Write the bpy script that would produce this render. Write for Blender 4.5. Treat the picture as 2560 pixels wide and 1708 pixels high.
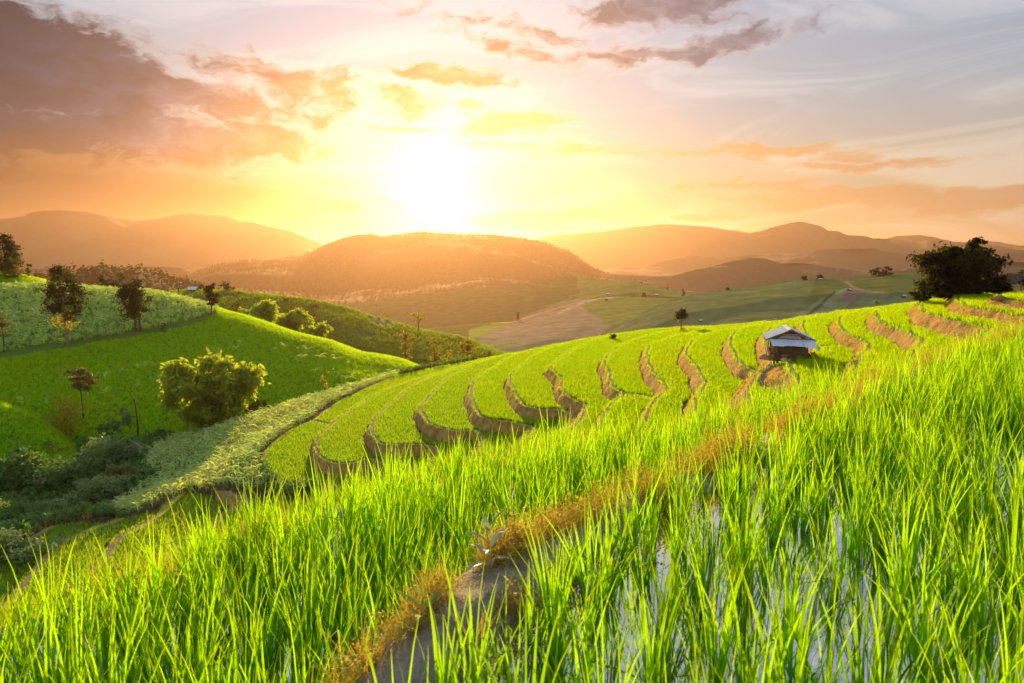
import bpy, bmesh, math, random
import numpy as np
from mathutils import Vector, Matrix
from mathutils.bvhtree import BVHTree

for _o in list(bpy.data.objects):
    bpy.data.objects.remove(_o, do_unlink=True)
scene = bpy.context.scene
COL = scene.collection
rad = math.radians
random.seed(7)
RNG = np.random.default_rng(11)

# ------------------------------------------------------------------ camera
# the eye is the origin of the place; z is metres above / below the eye
FPX, CX, CY, HOR = 2560 * 24.0 / 36.0, 1280.0, 854.0, 640.0
TILT = math.atan((CY - HOR) / FPX)
cam_data = bpy.data.cameras.new('camera')
cam_data.lens = 24.0
cam_data.sensor_width = 36.0
cam_data.clip_start = 0.05
cam_data.clip_end = 60000
cam_data.dof.use_dof = True
cam_data.dof.focus_distance = 26.0
cam_data.dof.aperture_fstop = 4.0
camera = bpy.data.objects.new('camera', cam_data)
COL.objects.link(camera)
camera.location = (0, 0, 0)
camera.rotation_euler = (math.pi / 2 - TILT, 0, 0)
scene.camera = camera
CT, ST = math.cos(TILT), math.sin(TILT)


def ray(px, py):
    a, b = (px - CX) / FPX, (CY - py) / FPX
    return np.array((a, CT + b * ST, -ST + b * CT))


def at_z(px, py, z):
    d = ray(px, py)
    return d * (z / d[2])


def at_y(px, py, y):
    d = ray(px, py)
    return d * (y / d[1])


def proj(X, Y, Z):
    dep = Y * CT - Z * ST
    up = Y * ST + Z * CT
    return CX + FPX * X / dep, CY - FPX * up / dep


def azel(px, py):
    d = ray(px, py)
    return math.degrees(math.atan2(d[0], d[1])), math.degrees(math.atan2(d[2], math.hypot(d[0], d[1])))


# ------------------------------------------------------------------ light
SUN_AZ, SUN_EL = azel(1085, 495)
SUN_EL_LAMP = 9.0
sun_dir = Vector((math.sin(rad(SUN_AZ)) * math.cos(rad(SUN_EL_LAMP)),
                  math.cos(rad(SUN_AZ)) * math.cos(rad(SUN_EL_LAMP)),
                  math.sin(rad(SUN_EL_LAMP))))
sun_data = bpy.data.lights.new('sun', 'SUN')
sun_data.energy = 5.0
sun_data.angle = rad(0.6)
sun_data.color = (1.0, 0.65, 0.28)
sun = bpy.data.objects.new('sun', sun_data)
COL.objects.link(sun)
sun.rotation_euler = sun_dir.to_track_quat('Z', 'Y').to_euler()
sun.location = (-20, 200, 60)

vs = scene.view_settings
scene.display_settings.display_device = 'sRGB'
vs.view_transform = 'Standard'
vs.look = 'None'
vs.exposure = 0.62
vs.gamma = 1.0
vs.use_curve_mapping = False
cy = scene.cycles
cy.use_denoising = True
try:
    cy.denoiser = 'OPENIMAGEDENOISE'
    cy.denoising_input_passes = 'RGB_ALBEDO_NORMAL'
except Exception:
    pass
cy.use_adaptive_sampling = True
cy.adaptive_threshold = 0.03
cy.max_bounces = 6
cy.diffuse_bounces = 3
cy.glossy_bounces = 2
cy.transmission_bounces = 4
cy.transparent_max_bounces = 8
cy.volume_bounces = 0
cy.sample_clamp_indirect = 6.0
cy.caustics_reflective = False
cy.caustics_refractive = False


# ------------------------------------------------------------------ node helper
class NB:
    """small wrapper to write node trees as expressions"""

    def __init__(self, tree):
        self.t = tree
        self.n = 0

    def new(self, typ, **kw):
        nd = self.t.nodes.new(typ)
        nd.location = (self.n % 12 * 180, -(self.n // 12) * 220)
        self.n += 1
        for k, v in kw.items():
            setattr(nd, k, v)
        return nd

    def put(self, sock, v):
        if v is None:
            return
        if isinstance(v, bpy.types.NodeSocket):
            self.t.links.new(v, sock)
        elif isinstance(v, (tuple, list)) and len(v) == 3 and sock.type == 'RGBA':
            sock.default_value = (*v, 1.0)
        else:
            sock.default_value = v

    def m(self, op, a, b=None, c=None, clamp=False):
        nd = self.new('ShaderNodeMath', operation=op, use_clamp=clamp)
        for i, v in enumerate((a, b, c)):
            self.put(nd.inputs[i], v)
        return nd.outputs[0]

    def v(self, op, a, b=None, scale=None):
        nd = self.new('ShaderNodeVectorMath', operation=op)
        self.put(nd.inputs[0], a)
        if b is not None:
            self.put(nd.inputs[1], b)
        if scale is not None:
            self.put(nd.inputs['Scale'], scale)
        return nd.outputs['Value'] if op in ('LENGTH', 'DOT_PRODUCT', 'DISTANCE') else nd.outputs[0]

    def xyz(self, x, y, z):
        nd = self.new('ShaderNodeCombineXYZ')
        for i, v in enumerate((x, y, z)):
            self.put(nd.inputs[i], v)
        return nd.outputs[0]

    def mapr(self, v, a, b, c=0.0, d=1.0, smooth=False):
        nd = self.new('ShaderNodeMapRange', interpolation_type='SMOOTHSTEP' if smooth else 'LINEAR')
        for i, q in enumerate((v, a, b, c, d)):
            self.put(nd.inputs[i], q)
        return nd.outputs[0]

    def mix(self, f, a, b, mode='MIX'):
        nd = self.new('ShaderNodeMix', data_type='RGBA', blend_type=mode)
        self.put(nd.inputs[0], f)
        self.put(nd.inputs[6], a)
        self.put(nd.inputs[7], b)
        return nd.outputs[2]

    def ramp(self, f, stops, interp='LINEAR'):
        nd = self.new('ShaderNodeValToRGB')
        cr = nd.color_ramp
        cr.interpolation = interp
        while len(cr.elements) < len(stops):
            cr.elements.new(0.5)
        for e, (p, c) in zip(cr.elements, stops):
            e.position = p
            e.color = (*c, 1.0)
        self.put(nd.inputs[0], f)
        return nd.outputs[0]

    def noise(self, vec, scale, detail=4.0, rough=0.55, dist=0.0, color=False, dims='3D'):
        nd = self.new('ShaderNodeTexNoise', noise_dimensions=dims)
        self.put(nd.inputs['Vector'], vec)
        nd.inputs['Scale'].default_value = scale
        nd.inputs['Detail'].default_value = detail
        nd.inputs['Roughness'].default_value = rough
        nd.inputs['Distortion'].default_value = dist
        return nd.outputs['Color'] if color else nd.outputs['Fac']

# ------------------------------------------------------------------ sky
world = bpy.data.worlds.new('World')
scene.world = world
world.use_nodes = True
wt = world.node_tree
wt.nodes.clear()
W = NB(wt)
world.cycles.sampling_method = 'NONE'

tc = W.new('ShaderNodeTexCoord')
dvec = W.v('NORMALIZE', tc.outputs['Generated'])
sp = W.new('ShaderNodeSeparateXYZ')
W.put(sp.inputs[0], dvec)
AZ = W.m('MULTIPLY', W.m('ARCTAN2', sp.outputs[0], sp.outputs[1]), 57.2958)
EL = W.m('MULTIPLY', W.m('ARCSINE', sp.outputs[2]), 57.2958)
sdir = (math.sin(rad(SUN_AZ)) * math.cos(rad(SUN_EL)), math.cos(rad(SUN_AZ)) * math.cos(rad(SUN_EL)), math.sin(rad(SUN_EL)))
GAM = W.m('MULTIPLY', W.m('ARCCOSINE', W.m('MINIMUM', W.v('DOT_PRODUCT', dvec, sdir), 0.99999)), 57.2958)

sky = W.new('ShaderNodeTexSky', sky_type='NISHITA')
sky.sun_disc = False
sky.sun_elevation = rad(SUN_EL_LAMP)
sky.sun_rotation = rad(SUN_AZ)
sky.dust_density = 3.0
sky.air_density = 1.2
sky.ozone_density = 1.0

# high thin veil of cirrus: its own light, over the clear sky
eln = W.mapr(EL, 0.0, 40.0)
veil = W.ramp(eln, [(0.0, (0.86, 0.50, 0.14)), (0.09, (0.88, 0.58, 0.20)), (0.19, (0.72, 0.62, 0.42)),
                    (0.30, (0.50, 0.58, 0.62)), (0.5, (0.42, 0.54, 0.72)), (1.0, (0.28, 0.42, 0.64))])
# away from the sun the veil greys
veil = W.mix(W.mapr(GAM, 18.0, 75.0, 0.0, 0.55), veil, (0.27, 0.34, 0.48))
stc = W.xyz(W.m('MULTIPLY', AZ, 0.035), W.m('MULTIPLY', EL, 0.16), 3.3)
cir = W.noise(stc, 1.6, 5.0, 0.55, 0.7, False, '2D')
veil = W.mix(W.mapr(cir, 0.40, 0.62, 0.0, 0.45, True), veil, W.mix(0.75, veil, (0.95, 0.90, 0.85)))
veil = W.mix(W.mapr(cir, 0.52, 0.36, 0.0, 0.5, True), veil, W.mix(0.5, veil, (0.38, 0.40, 0.48)))

# light of the hidden sun through the veil
gl1 = W.m('EXPONENT', W.m('MULTIPLY', W.m('POWER', W.m('DIVIDE', GAM, 4.8), 2.0), -1.0))
gl2 = W.m('EXPONENT', W.m('MULTIPLY', W.m('POWER', W.m('DIVIDE', GAM, 17.0), 2.0), -1.0))
col = W.mix(1.0, veil, W.mix(1.0, W.v('SCALE', (1.0, 0.88, 0.62), scale=W.m('MULTIPLY', gl1, 1.0)),
                             W.v('SCALE', (0.02, 0.10, 0.16), scale=gl2), 'ADD'), 'ADD')

# cloud coordinates, bent by noise
cw = W.xyz(W.m('MULTIPLY', AZ, 0.05), W.m('MULTIPLY', EL, 0.11), 0.0)
wn = W.noise(cw, 3.6, 4.0, 0.6, 0.0, True, '2D')
wv = W.v('MULTIPLY', W.v('SUBTRACT', wn, (0.5, 0.5, 0.5)), (5.0, 2.6, 0.0))
Q = W.v('ADD', W.xyz(AZ, EL, 0.0), wv)
QS = W.new('ShaderNodeSeparateXYZ')
W.put(QS.inputs[0], Q)
det = W.noise(W.xyz(W.m('MULTIPLY', QS.outputs[0], 0.09), W.m('MULTIPLY', QS.outputs[1], 0.20), 0.0), 3.4, 7.0, 0.60, 0.2, False, '2D')
det2 = W.noise(W.xyz(W.m('MULTIPLY', QS.outputs[0], 0.045), W.m('MULTIPLY', EL, 0.26), 0.0), 3.6, 6.0, 0.6, 0.0, False, '2D')


def blobs(specs):
    """greatest of several soft ellipses given as (px, py, half width px, half height px, turn deg, weight)"""
    best = None
    for (px, py, hw, hh, turn, wgt) in specs:
        a, e = azel(px, py)
        sa, se = hw / FPX * 57.3, hh / FPX * 57.3
        mp = W.new('ShaderNodeMapping', vector_type='TEXTURE')
        W.put(mp.inputs['Vector'], Q)
        mp.inputs['Location'].default_value = (a, e, 0)
        mp.inputs['Rotation'].default_value = (0, 0, rad(turn))
        mp.inputs['Scale'].default_value = (sa, se, 1)
        val = W.m('MULTIPLY_ADD', W.v('LENGTH', mp.outputs[0]), -wgt, wgt)
        best = val if best is None else W.m('MAXIMUM', best, val)
    return best


# layer 1: thick grey-violet to salmon cumulus
thick = blobs([
    (60, 150, 370, 135, -8, 2.0), (330, 205, 260, 80, -18, 1.5), (-80, 320, 420, 100, 0, 1.3), (330, 330, 430, 85, -5, 1.3), (660, 350, 170, 70, -12, 1.2),
    (760, 215, 330, 62, -7, 0.9), (1000, 240, 170, 34, -4, 0.8), (1130, 190, 190, 36, -5, 1.2),
    (1670, 20, 240, 62, 0, 1.2), (1330, 135, 230, 34, -14, 0.75), (1600, 140, 220, 34, 0, 0.85), (1850, 105, 260, 34, 5, 1.0), (1250, 60, 300, 26, -8, 0.5),
    (-750, 200, 420, 160, 0, 1.2), (560, 250, 300, 60, -8, 0.9), (900, -320, 600, 120, 0, 0.6), (2700, -420, 700, 130, 0, 0.6)])
d1 = W.mapr(W.m('ADD', thick, W.m('MULTIPLY', W.m('SUBTRACT', det, 0.5), 1.7)), -0.02, 0.70, 0.0, 1.0, True)
dist1 = W.m('ADD', GAM, W.m('MULTIPLY', W.m('MAXIMUM', W.m('SUBTRACT', -14.0, AZ), 0.0), 0.50))
dist1 = W.m('ADD', dist1, W.m('MULTIPLY', W.m('SUBTRACT', EL, 11.0), 0.75))
c1 = W.ramp(W.mapr(dist1, 0.0, 50.0), [(0.10, (0.85, 0.62, 0.26)), (0.22, (0.70, 0.40, 0.19)), (0.36, (0.48, 0.27, 0.18)),
                                       (0.50, (0.25, 0.20, 0.22)), (0.60, (0.055, 0.075, 0.12)), (0.85, (0.008, 0.028, 0.065))])
c1 = W.mix(W.mapr(AZ, -4.0, 20.0, 0.0, 0.8), c1, (0.36, 0.36, 0.44))
c1 = W.v('SCALE', c1, scale=W.mapr(det, 0.30, 0.70, 1.45, 0.70))
edge1 = W.m('MULTIPLY', W.m('SUBTRACT', 1.0, d1), W.mapr(GAM, 6.0, 34.0, 0.8, 0.12))
c1 = W.mix(edge1, c1, (1.1, 0.86, 0.55))
col = W.mix(W.m('MULTIPLY', d1, 0.96), col, c1)

# layer 2: thin sunlit bands of orange and gold
thin = blobs([
    (1285, 306, 190, 34, 3, 1.2), (1180, 262, 60, 20, 0, 0.8), (1430, 368, 330, 26, -2, 0.7), (1000, 312, 150, 14, 0, 0.8),
    (1930, 384, 300, 24, -3, 0.95), (2150, 412, 300, 14, 0, 0.8), (2330, 498, 520, 38, -2, 1.5),
    (1850, 455, 360, 20, 0, 0.7), (150, 408, 80, 36, 0, 1.0),
    (860, 512, 120, 30, 0, 1.1), (640, 490, 130, 34, -6, 0.9), (1370, 545, 260, 34, 3, 1.3), (1780, 555, 110, 20, 0, 0.9), (2900, 440, 300, 40, 0, 0.8)])
d2 = W.mapr(W.m('ADD', thin, W.m('MULTIPLY', W.m('SUBTRACT', det2, 0.5), 1.5)), 0.0, 0.7, 0.0, 0.9, True)
c2 = W.ramp(W.mapr(GAM, 0.0, 45.0), [(0.06, (1.0, 0.76, 0.30)), (0.2, (0.92, 0.56, 0.20)), (0.45, (0.84, 0.46, 0.19)),
                                     (0.7, (0.74, 0.40, 0.18)), (1.0, (0.6, 0.34, 0.18))])
c2 = W.mix(W.m('MULTIPLY', W.m('SUBTRACT', 1.0, d2), W.mapr(GAM, 4.0, 30.0, 0.8, 0.2)), c2, (1.15, 1.0, 0.62))
col = W.mix(d2, col, c2)

# a deep bank of rain haze low on the left
bank = blobs([(-150, 580, 1150, 250, 0, 1.9)])
d3 = W.mapr(bank, 0.0, 1.0, 0.0, 0.93, True)
c3 = W.ramp(W.mapr(GAM, 8.0, 45.0), [(0.0, (0.80, 0.42, 0.10)), (0.2, (0.55, 0.22, 0.05)), (0.45, (0.24, 0.095, 0.035)),
                                     (0.75, (0.07, 0.04, 0.025)), (1.0, (0.04, 0.028, 0.022))])
col = W.mix(d3, col, c3)
# below the horizon: dark land
col = W.mix(W.mapr(EL, -0.5, -3.0), col, (0.10, 0.085, 0.05))

bg1 = W.new('ShaderNodeBackground')
W.put(bg1.inputs['Color'], W.v('SCALE', sky.outputs[0], scale=W.m('MULTIPLY', W.m('SUBTRACT', 1.0, W.m('MAXIMUM', d1, d3)), 0.03)))
bg1.inputs['Strength'].default_value = 0.05
bg2 = W.new('ShaderNodeBackground')
W.put(bg2.inputs['Color'], col)
bg2.inputs['Strength'].default_value = 0.58
addw = W.new('ShaderNodeAddShader')
wt.links.new(bg1.outputs[0], addw.inputs[0])
wt.links.new(bg2.outputs[0], addw.inputs[1])
wo = W.new('ShaderNodeOutputWorld')
wt.links.new(addw.outputs[0], wo.inputs['Surface'])


# ------------------------------------------------------------------ object helpers
def tag(o, label=None, cat=None, group=None, kind=None):
    if label:
        o['label'] = label
    if cat:
        o['category'] = cat
    if group:
        o['group'] = group
    if kind:
        o['kind'] = kind
    return o


def link(o, parent=None):
    COL.objects.link(o)
    if parent is not None:
        o.parent = parent
    return o


def empty(name, loc, rz=0.0):
    o = bpy.data.objects.new(name, None)
    o.empty_display_size = 0.3
    link(o)
    o.location = tuple(float(c) for c in loc)
    o.rotation_euler = (0, 0, rz)
    return o


def mesh_np(name, verts, faces, mat=None, parent=None, smooth=False, linkit=True):
    """verts (n,3) array, faces (m,3|4) array or list of tuples"""
    me = bpy.data.meshes.new(name)
    if isinstance(faces, np.ndarray):
        nv, nf, k = len(verts), len(faces), faces.shape[1]
        me.vertices.add(nv)
        me.vertices.foreach_set('co', np.ascontiguousarray(verts, dtype=np.float32).ravel())
        me.loops.add(nf * k)
        me.loops.foreach_set('vertex_index', np.ascontiguousarray(faces, dtype=np.int32).ravel())
        me.polygons.add(nf)
        me.polygons.foreach_set('loop_start', np.arange(0, nf * k, k, dtype=np.int32))
        me.polygons.foreach_set('loop_total', np.full(nf, k, dtype=np.int32))
        me.update(calc_edges=True)
    else:
        me.from_pydata([tuple(v) for v in verts], [], faces)
        me.update()
    if smooth:
        me.polygons.foreach_set('use_smooth', np.ones(len(me.polygons), dtype=bool))
    if mat is not None:
        me.materials.append(mat)
    o = bpy.data.objects.new(name, me)
    if linkit:
        link(o, parent)
    return o


def add_attr(me, name, arr, typ='FLOAT'):
    a = me.attributes.new(name, typ, 'POINT')
    arr = np.ascontiguousarray(arr, dtype=np.int32 if typ == 'INT' else np.float32)
    a.data.foreach_set({'FLOAT': 'value', 'INT': 'value', 'FLOAT_VECTOR': 'vector'}[typ], arr.ravel())


class MB:
    """collects simple shapes into one mesh"""

    def __init__(self):
        self.v, self.f = [], []

    def quad(self, a, b, c, d):
        i = len(self.v)
        self.v += [tuple(a), tuple(b), tuple(c), tuple(d)]
        self.f.append((i, i + 1, i + 2, i + 3))

    def tri(self, a, b, c):
        i = len(self.v)
        self.v += [tuple(a), tuple(b), tuple(c)]
        self.f.append((i, i + 1, i + 2))

    def box(self, c, s, M=None):
        cx, cy_, cz = c
        hx, hy, hz = s[0] / 2, s[1] / 2, s[2] / 2
        i = len(self.v)
        pts = [Vector((cx + x * hx, cy_ + y * hy, cz + z * hz)) for z in (-1, 1) for y in (-1, 1) for x in (-1, 1)]
        if M is not None:
            pts = [M @ p for p in pts]
        self.v += [tuple(p) for p in pts]
        for q in ((0, 2, 3, 1), (4, 5, 7, 6), (0, 1, 5, 4), (2, 6, 7, 3), (0, 4, 6, 2), (1, 3, 7, 5)):
            self.f.append(tuple(i + k for k in q))

    def bar(self, a, b, w, h=None, up=(0, 0, 1)):
        a, b = Vector(a), Vector(b)
        h = h or w
        d = (b - a).normalized()
        u = Vector(up)
        if abs(d.dot(u)) > 0.95:
            u = Vector((1, 0, 0))
        s = d.cross(u).normalized()
        t = s.cross(d)
        i = len(self.v)
        for p in (a, b):
            for (x, y) in ((-1, -1), (1, -1), (1, 1), (-1, 1)):
                self.v.append(tuple(p + s * (x * w / 2) + t * (y * h / 2)))
        for k in range(4):
            self.f.append((i + k, i + (k + 1) % 4, i + 4 + (k + 1) % 4, i + 4 + k))
        self.f.append((i + 3, i + 2, i + 1, i))
        self.f.append((i + 4, i + 5, i + 6, i + 7))

    def tube(self, pts, radii, n=6):
        pts = [Vector(p) for p in pts]
        base = len(self.v)
        for k, p in enumerate(pts):
            d = (pts[min(k + 1, len(pts) - 1)] - pts[max(k - 1, 0)]).normalized()
            u = Vector((1, 0, 0)) if abs(d.x) < 0.8 else Vector((0, 1, 0))
            s = d.cross(u).normalized()
            t = d.cross(s)
            r = radii[k] if hasattr(radii, '__len__') else radii
            for j in range(n):
                a = 2 * math.pi * j / n
                self.v.append(tuple(p + s * (r * math.cos(a)) + t * (r * math.sin(a))))
        for k in range(len(pts) - 1):
            for j in range(n):
                a = base + k * n + j
                b = base + k * n + (j + 1) % n
                self.f.append((a, b, b + n, a + n))
        self.f.append(tuple(base + j for j in reversed(range(n))))
        self.f.append(tuple(base + (len(pts) - 1) * n + j for j in range(n)))

    def build(self, name, mat, parent=None, smooth=False, linkit=True):
        return mesh_np(name, self.v, self.f, mat, parent, smooth, linkit)


# ------------------------------------------------------------------ noise in numpy
def _lat(ix, iy, seed):
    h = (ix.astype(np.int64) * 374761393 + iy.astype(np.int64) * 668265263 + seed * 974711) & 0x7fffffff
    h = ((h ^ (h >> 13)) * 1274126177) & 0x7fffffff
    return ((h ^ (h >> 16)) & 0xffff) / 65535.0


def vnoise(x, y, seed=0):
    ix, iy = np.floor(x), np.floor(y)
    fx, fy = x - ix, y - iy
    fx = fx * fx * (3 - 2 * fx)
    fy = fy * fy * (3 - 2 * fy)
    a = _lat(ix, iy, seed)
    b = _lat(ix + 1, iy, seed)
    c = _lat(ix, iy + 1, seed)
    d = _lat(ix + 1, iy + 1, seed)
    return (a + (b - a) * fx) * (1 - fy) + (c + (d - c) * fx) * fy


def fbm(x, y, scale, octv=4, seed=0, gain=0.5):
    s, amp, tot = 0.0, 1.0, 0.0
    x, y = np.asarray(x, float) / scale, np.asarray(y, float) / scale
    for k in range(octv):
        s = s + amp * (vnoise(x + 17.3 * k, y - 9.1 * k, seed + k) - 0.5)
        tot += amp
        amp *= gain
        x, y = x * 2.03, y * 2.03
    return s / tot * 2.0


def in_poly(px, py, poly):
    res = np.zeros(np.shape(px), bool)
    n = len(poly)
    for i in range(n):
        x1, y1 = poly[i]
        x2, y2 = poly[(i + 1) % n]
        if y1 == y2:
            continue
        c = ((py >= min(y1, y2)) & (py < max(y1, y2)))
        xs = x1 + (py - y1) * (x2 - x1) / (y2 - y1)
        res ^= c & (px < xs)
    return res


def seg_dist(X, Y, pts):
    """distance to a polyline and the index-parameter of the nearest point"""
    best = np.full(np.shape(X), 1e9)
    par = np.zeros(np.shape(X))
    side = np.zeros(np.shape(X))
    for i in range(len(pts) - 1):
        ax, ay = pts[i][:2]
        bx, by = pts[i + 1][:2]
        dx, dy = bx - ax, by - ay
        L2 = dx * dx + dy * dy + 1e-9
        t = np.clip(((X - ax) * dx + (Y - ay) * dy) / L2, 0, 1)
        qx, qy = X - (ax + t * dx), Y - (ay + t * dy)
        dd = np.hypot(qx, qy)
        sd = np.sign(dx * (Y - ay) - dy * (X - ax))
        m = dd < best
        best = np.where(m, dd, best)
        par = np.where(m, i + t, par)
        side = np.where(m, sd, side)
    return best, par, side


# ------------------------------------------------------------------ materials
MATS = {}


def new_mat(name):
    m = bpy.data.materials.new(name)
    m.use_nodes = True
    m.node_tree.nodes.clear()
    MATS[name] = m
    return m, NB(m.node_tree)


def finish(N, shader, disp=None):
    out = N.new('ShaderNodeOutputMaterial')
    N.t.links.new(shader, out.inputs['Surface'])


def bump(N, h, strength=0.5, dist=0.1):
    b = N.new('ShaderNodeBump')
    b.inputs['Strength'].default_value = strength
    b.inputs['Distance'].default_value = dist
    N.put(b.inputs['Height'], h)
    return b.outputs[0]


def earth_mat(name, stops, scale=1.2, bstr=0.6, rough=0.95, bd=0.06, extra=None):
    m, N = new_mat(name)
    pos = N.new('ShaderNodeNewGeometry').outputs['Position']
    n1 = N.noise(pos, scale, 6, 0.65)
    n2 = N.noise(pos, scale * 7.3, 4, 0.6)
    f = N.m('ADD', N.m('MULTIPLY', n1, 0.65), N.m('MULTIPLY', n2, 0.35))
    c = N.ramp(N.mapr(f, 0.3, 0.7), stops)
    if extra:
        c = extra(N, c, pos)
    p = N.new('ShaderNodeBsdfPrincipled')
    N.put(p.inputs['Base Color'], c)
    p.inputs['Roughness'].default_value = rough
    p.inputs['Specular IOR Level'].default_value = 0.15
    N.put(p.inputs['Normal'], bump(N, f, bstr, bd))
    finish(N, p.outputs[0])
    return m


def leaf_mat(name, dif, tra, tfac=0.55, var=0.35, tip=None, gloss=0.04, huevar=None, gcol=(0.9, 0.95, 0.9), grough=0.42, tipmul=None):
    """thin leaves: light shines through them when the sun stands behind"""
    m, N = new_mat(name)
    rnd = N.new('ShaderNodeObjectInfo').outputs['Random']
    pos = N.new('ShaderNodeNewGeometry').outputs['Position']
    big = N.noise(pos, 0.55, 3, 0.5)
    isl = N.new('ShaderNodeNewGeometry').outputs['Random Per Island']
    k = N.m('ADD', N.m('MULTIPLY', rnd, 0.4), N.m('ADD', N.m('MULTIPLY', isl, 0.35), N.m('MULTIPLY', big, 0.35)))
    s = N.mapr(k, 0.15, 0.95, 1.0 - var, 1.0 + var)
    d = N.v('SCALE', dif, scale=s)
    t = N.v('SCALE', tra, scale=s)
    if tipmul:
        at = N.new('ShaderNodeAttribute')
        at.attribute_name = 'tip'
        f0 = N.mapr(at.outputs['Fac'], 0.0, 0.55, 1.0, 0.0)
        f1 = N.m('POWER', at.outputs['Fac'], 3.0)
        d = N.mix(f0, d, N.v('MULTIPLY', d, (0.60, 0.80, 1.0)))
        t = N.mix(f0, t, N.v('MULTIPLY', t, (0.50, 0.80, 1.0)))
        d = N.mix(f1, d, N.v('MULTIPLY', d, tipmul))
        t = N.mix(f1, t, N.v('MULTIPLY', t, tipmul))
    wide = N.noise(pos, 0.09, 3, 0.6)
    yel = N.mapr(wide, 0.40, 0.66, 0.0, 0.55)
    t = N.mix(yel, t, N.v('MULTIPLY', t, (1.30, 0.98, 1.0)))
    d = N.mix(yel, d, N.v('MULTIPLY', d, (1.35, 1.0, 1.0)))
    if huevar:
        hm = N.mapr(N.m('ADD', N.m('MULTIPLY', isl, 0.6), N.m('MULTIPLY', rnd, 0.4)), huevar[0], huevar[1])
        d = N.mix(hm, d, huevar[2])
        t = N.mix(hm, t, huevar[3])
    a = N.new('ShaderNodeBsdfDiffuse')
    N.put(a.inputs['Color'], d)
    b = N.new('ShaderNodeBsdfTranslucent')
    N.put(b.inputs['Color'], t)
    mx = N.new('ShaderNodeMixShader')
    mx.inputs[0].default_value = tfac
    N.t.links.new(a.outputs[0], mx.inputs[1])
    N.t.links.new(b.outputs[0], mx.inputs[2])
    sh = mx.outputs[0]
    if gloss > 0:
        g = N.new('ShaderNodeBsdfGlossy')
        g.inputs['Roughness'].default_value = grough
        g.inputs['Color'].default_value = (*gcol, 1)
        m2 = N.new('ShaderNodeMixShader')
        m2.inputs[0].default_value = gloss
        N.t.links.new(sh, m2.inputs[1])
        N.t.links.new(g.outputs[0], m2.inputs[2])
        sh = m2.outputs[0]
    finish(N, sh)
    return m


def plain_mat(name, col, rough=0.8, metal=0.0, nscale=6.0, nvar=0.25, bstr=0.2, stretch=(1, 1, 1), spec=0.3):
    m, N = new_mat(name)
    tcn = N.new('ShaderNodeTexCoord').outputs['Object']
    n = N.noise(N.v('MULTIPLY', tcn, stretch), nscale, 5, 0.6)
    c = N.v('SCALE', col, scale=N.mapr(n, 0.25, 0.75, 1 - nvar, 1 + nvar))
    p = N.new('ShaderNodeBsdfPrincipled')
    N.put(p.inputs['Base Color'], c)
    p.inputs['Roughness'].default_value = rough
    p.inputs['Metallic'].default_value = metal
    p.inputs['Specular IOR Level'].default_value = spec
    N.put(p.inputs['Normal'], bump(N, n, bstr, 0.02))
    finish(N, p.outputs[0])
    return m


# ================================================================== the terraced spur
def z5(pts): return [(0 + x / 3.357, 900 + y / 3.357) for x, y in pts]
def z6(pts): return [(600 + x / 3.357, 850 + y / 3.357) for x, y in pts]
def z7(pts): return [(1200 + x / 3.357, 750 + y / 3.357) for x, y in pts]
def z8(pts): return [(1860 + x / 3.357, 700 + y / 3.357) for x, y in pts]


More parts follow.
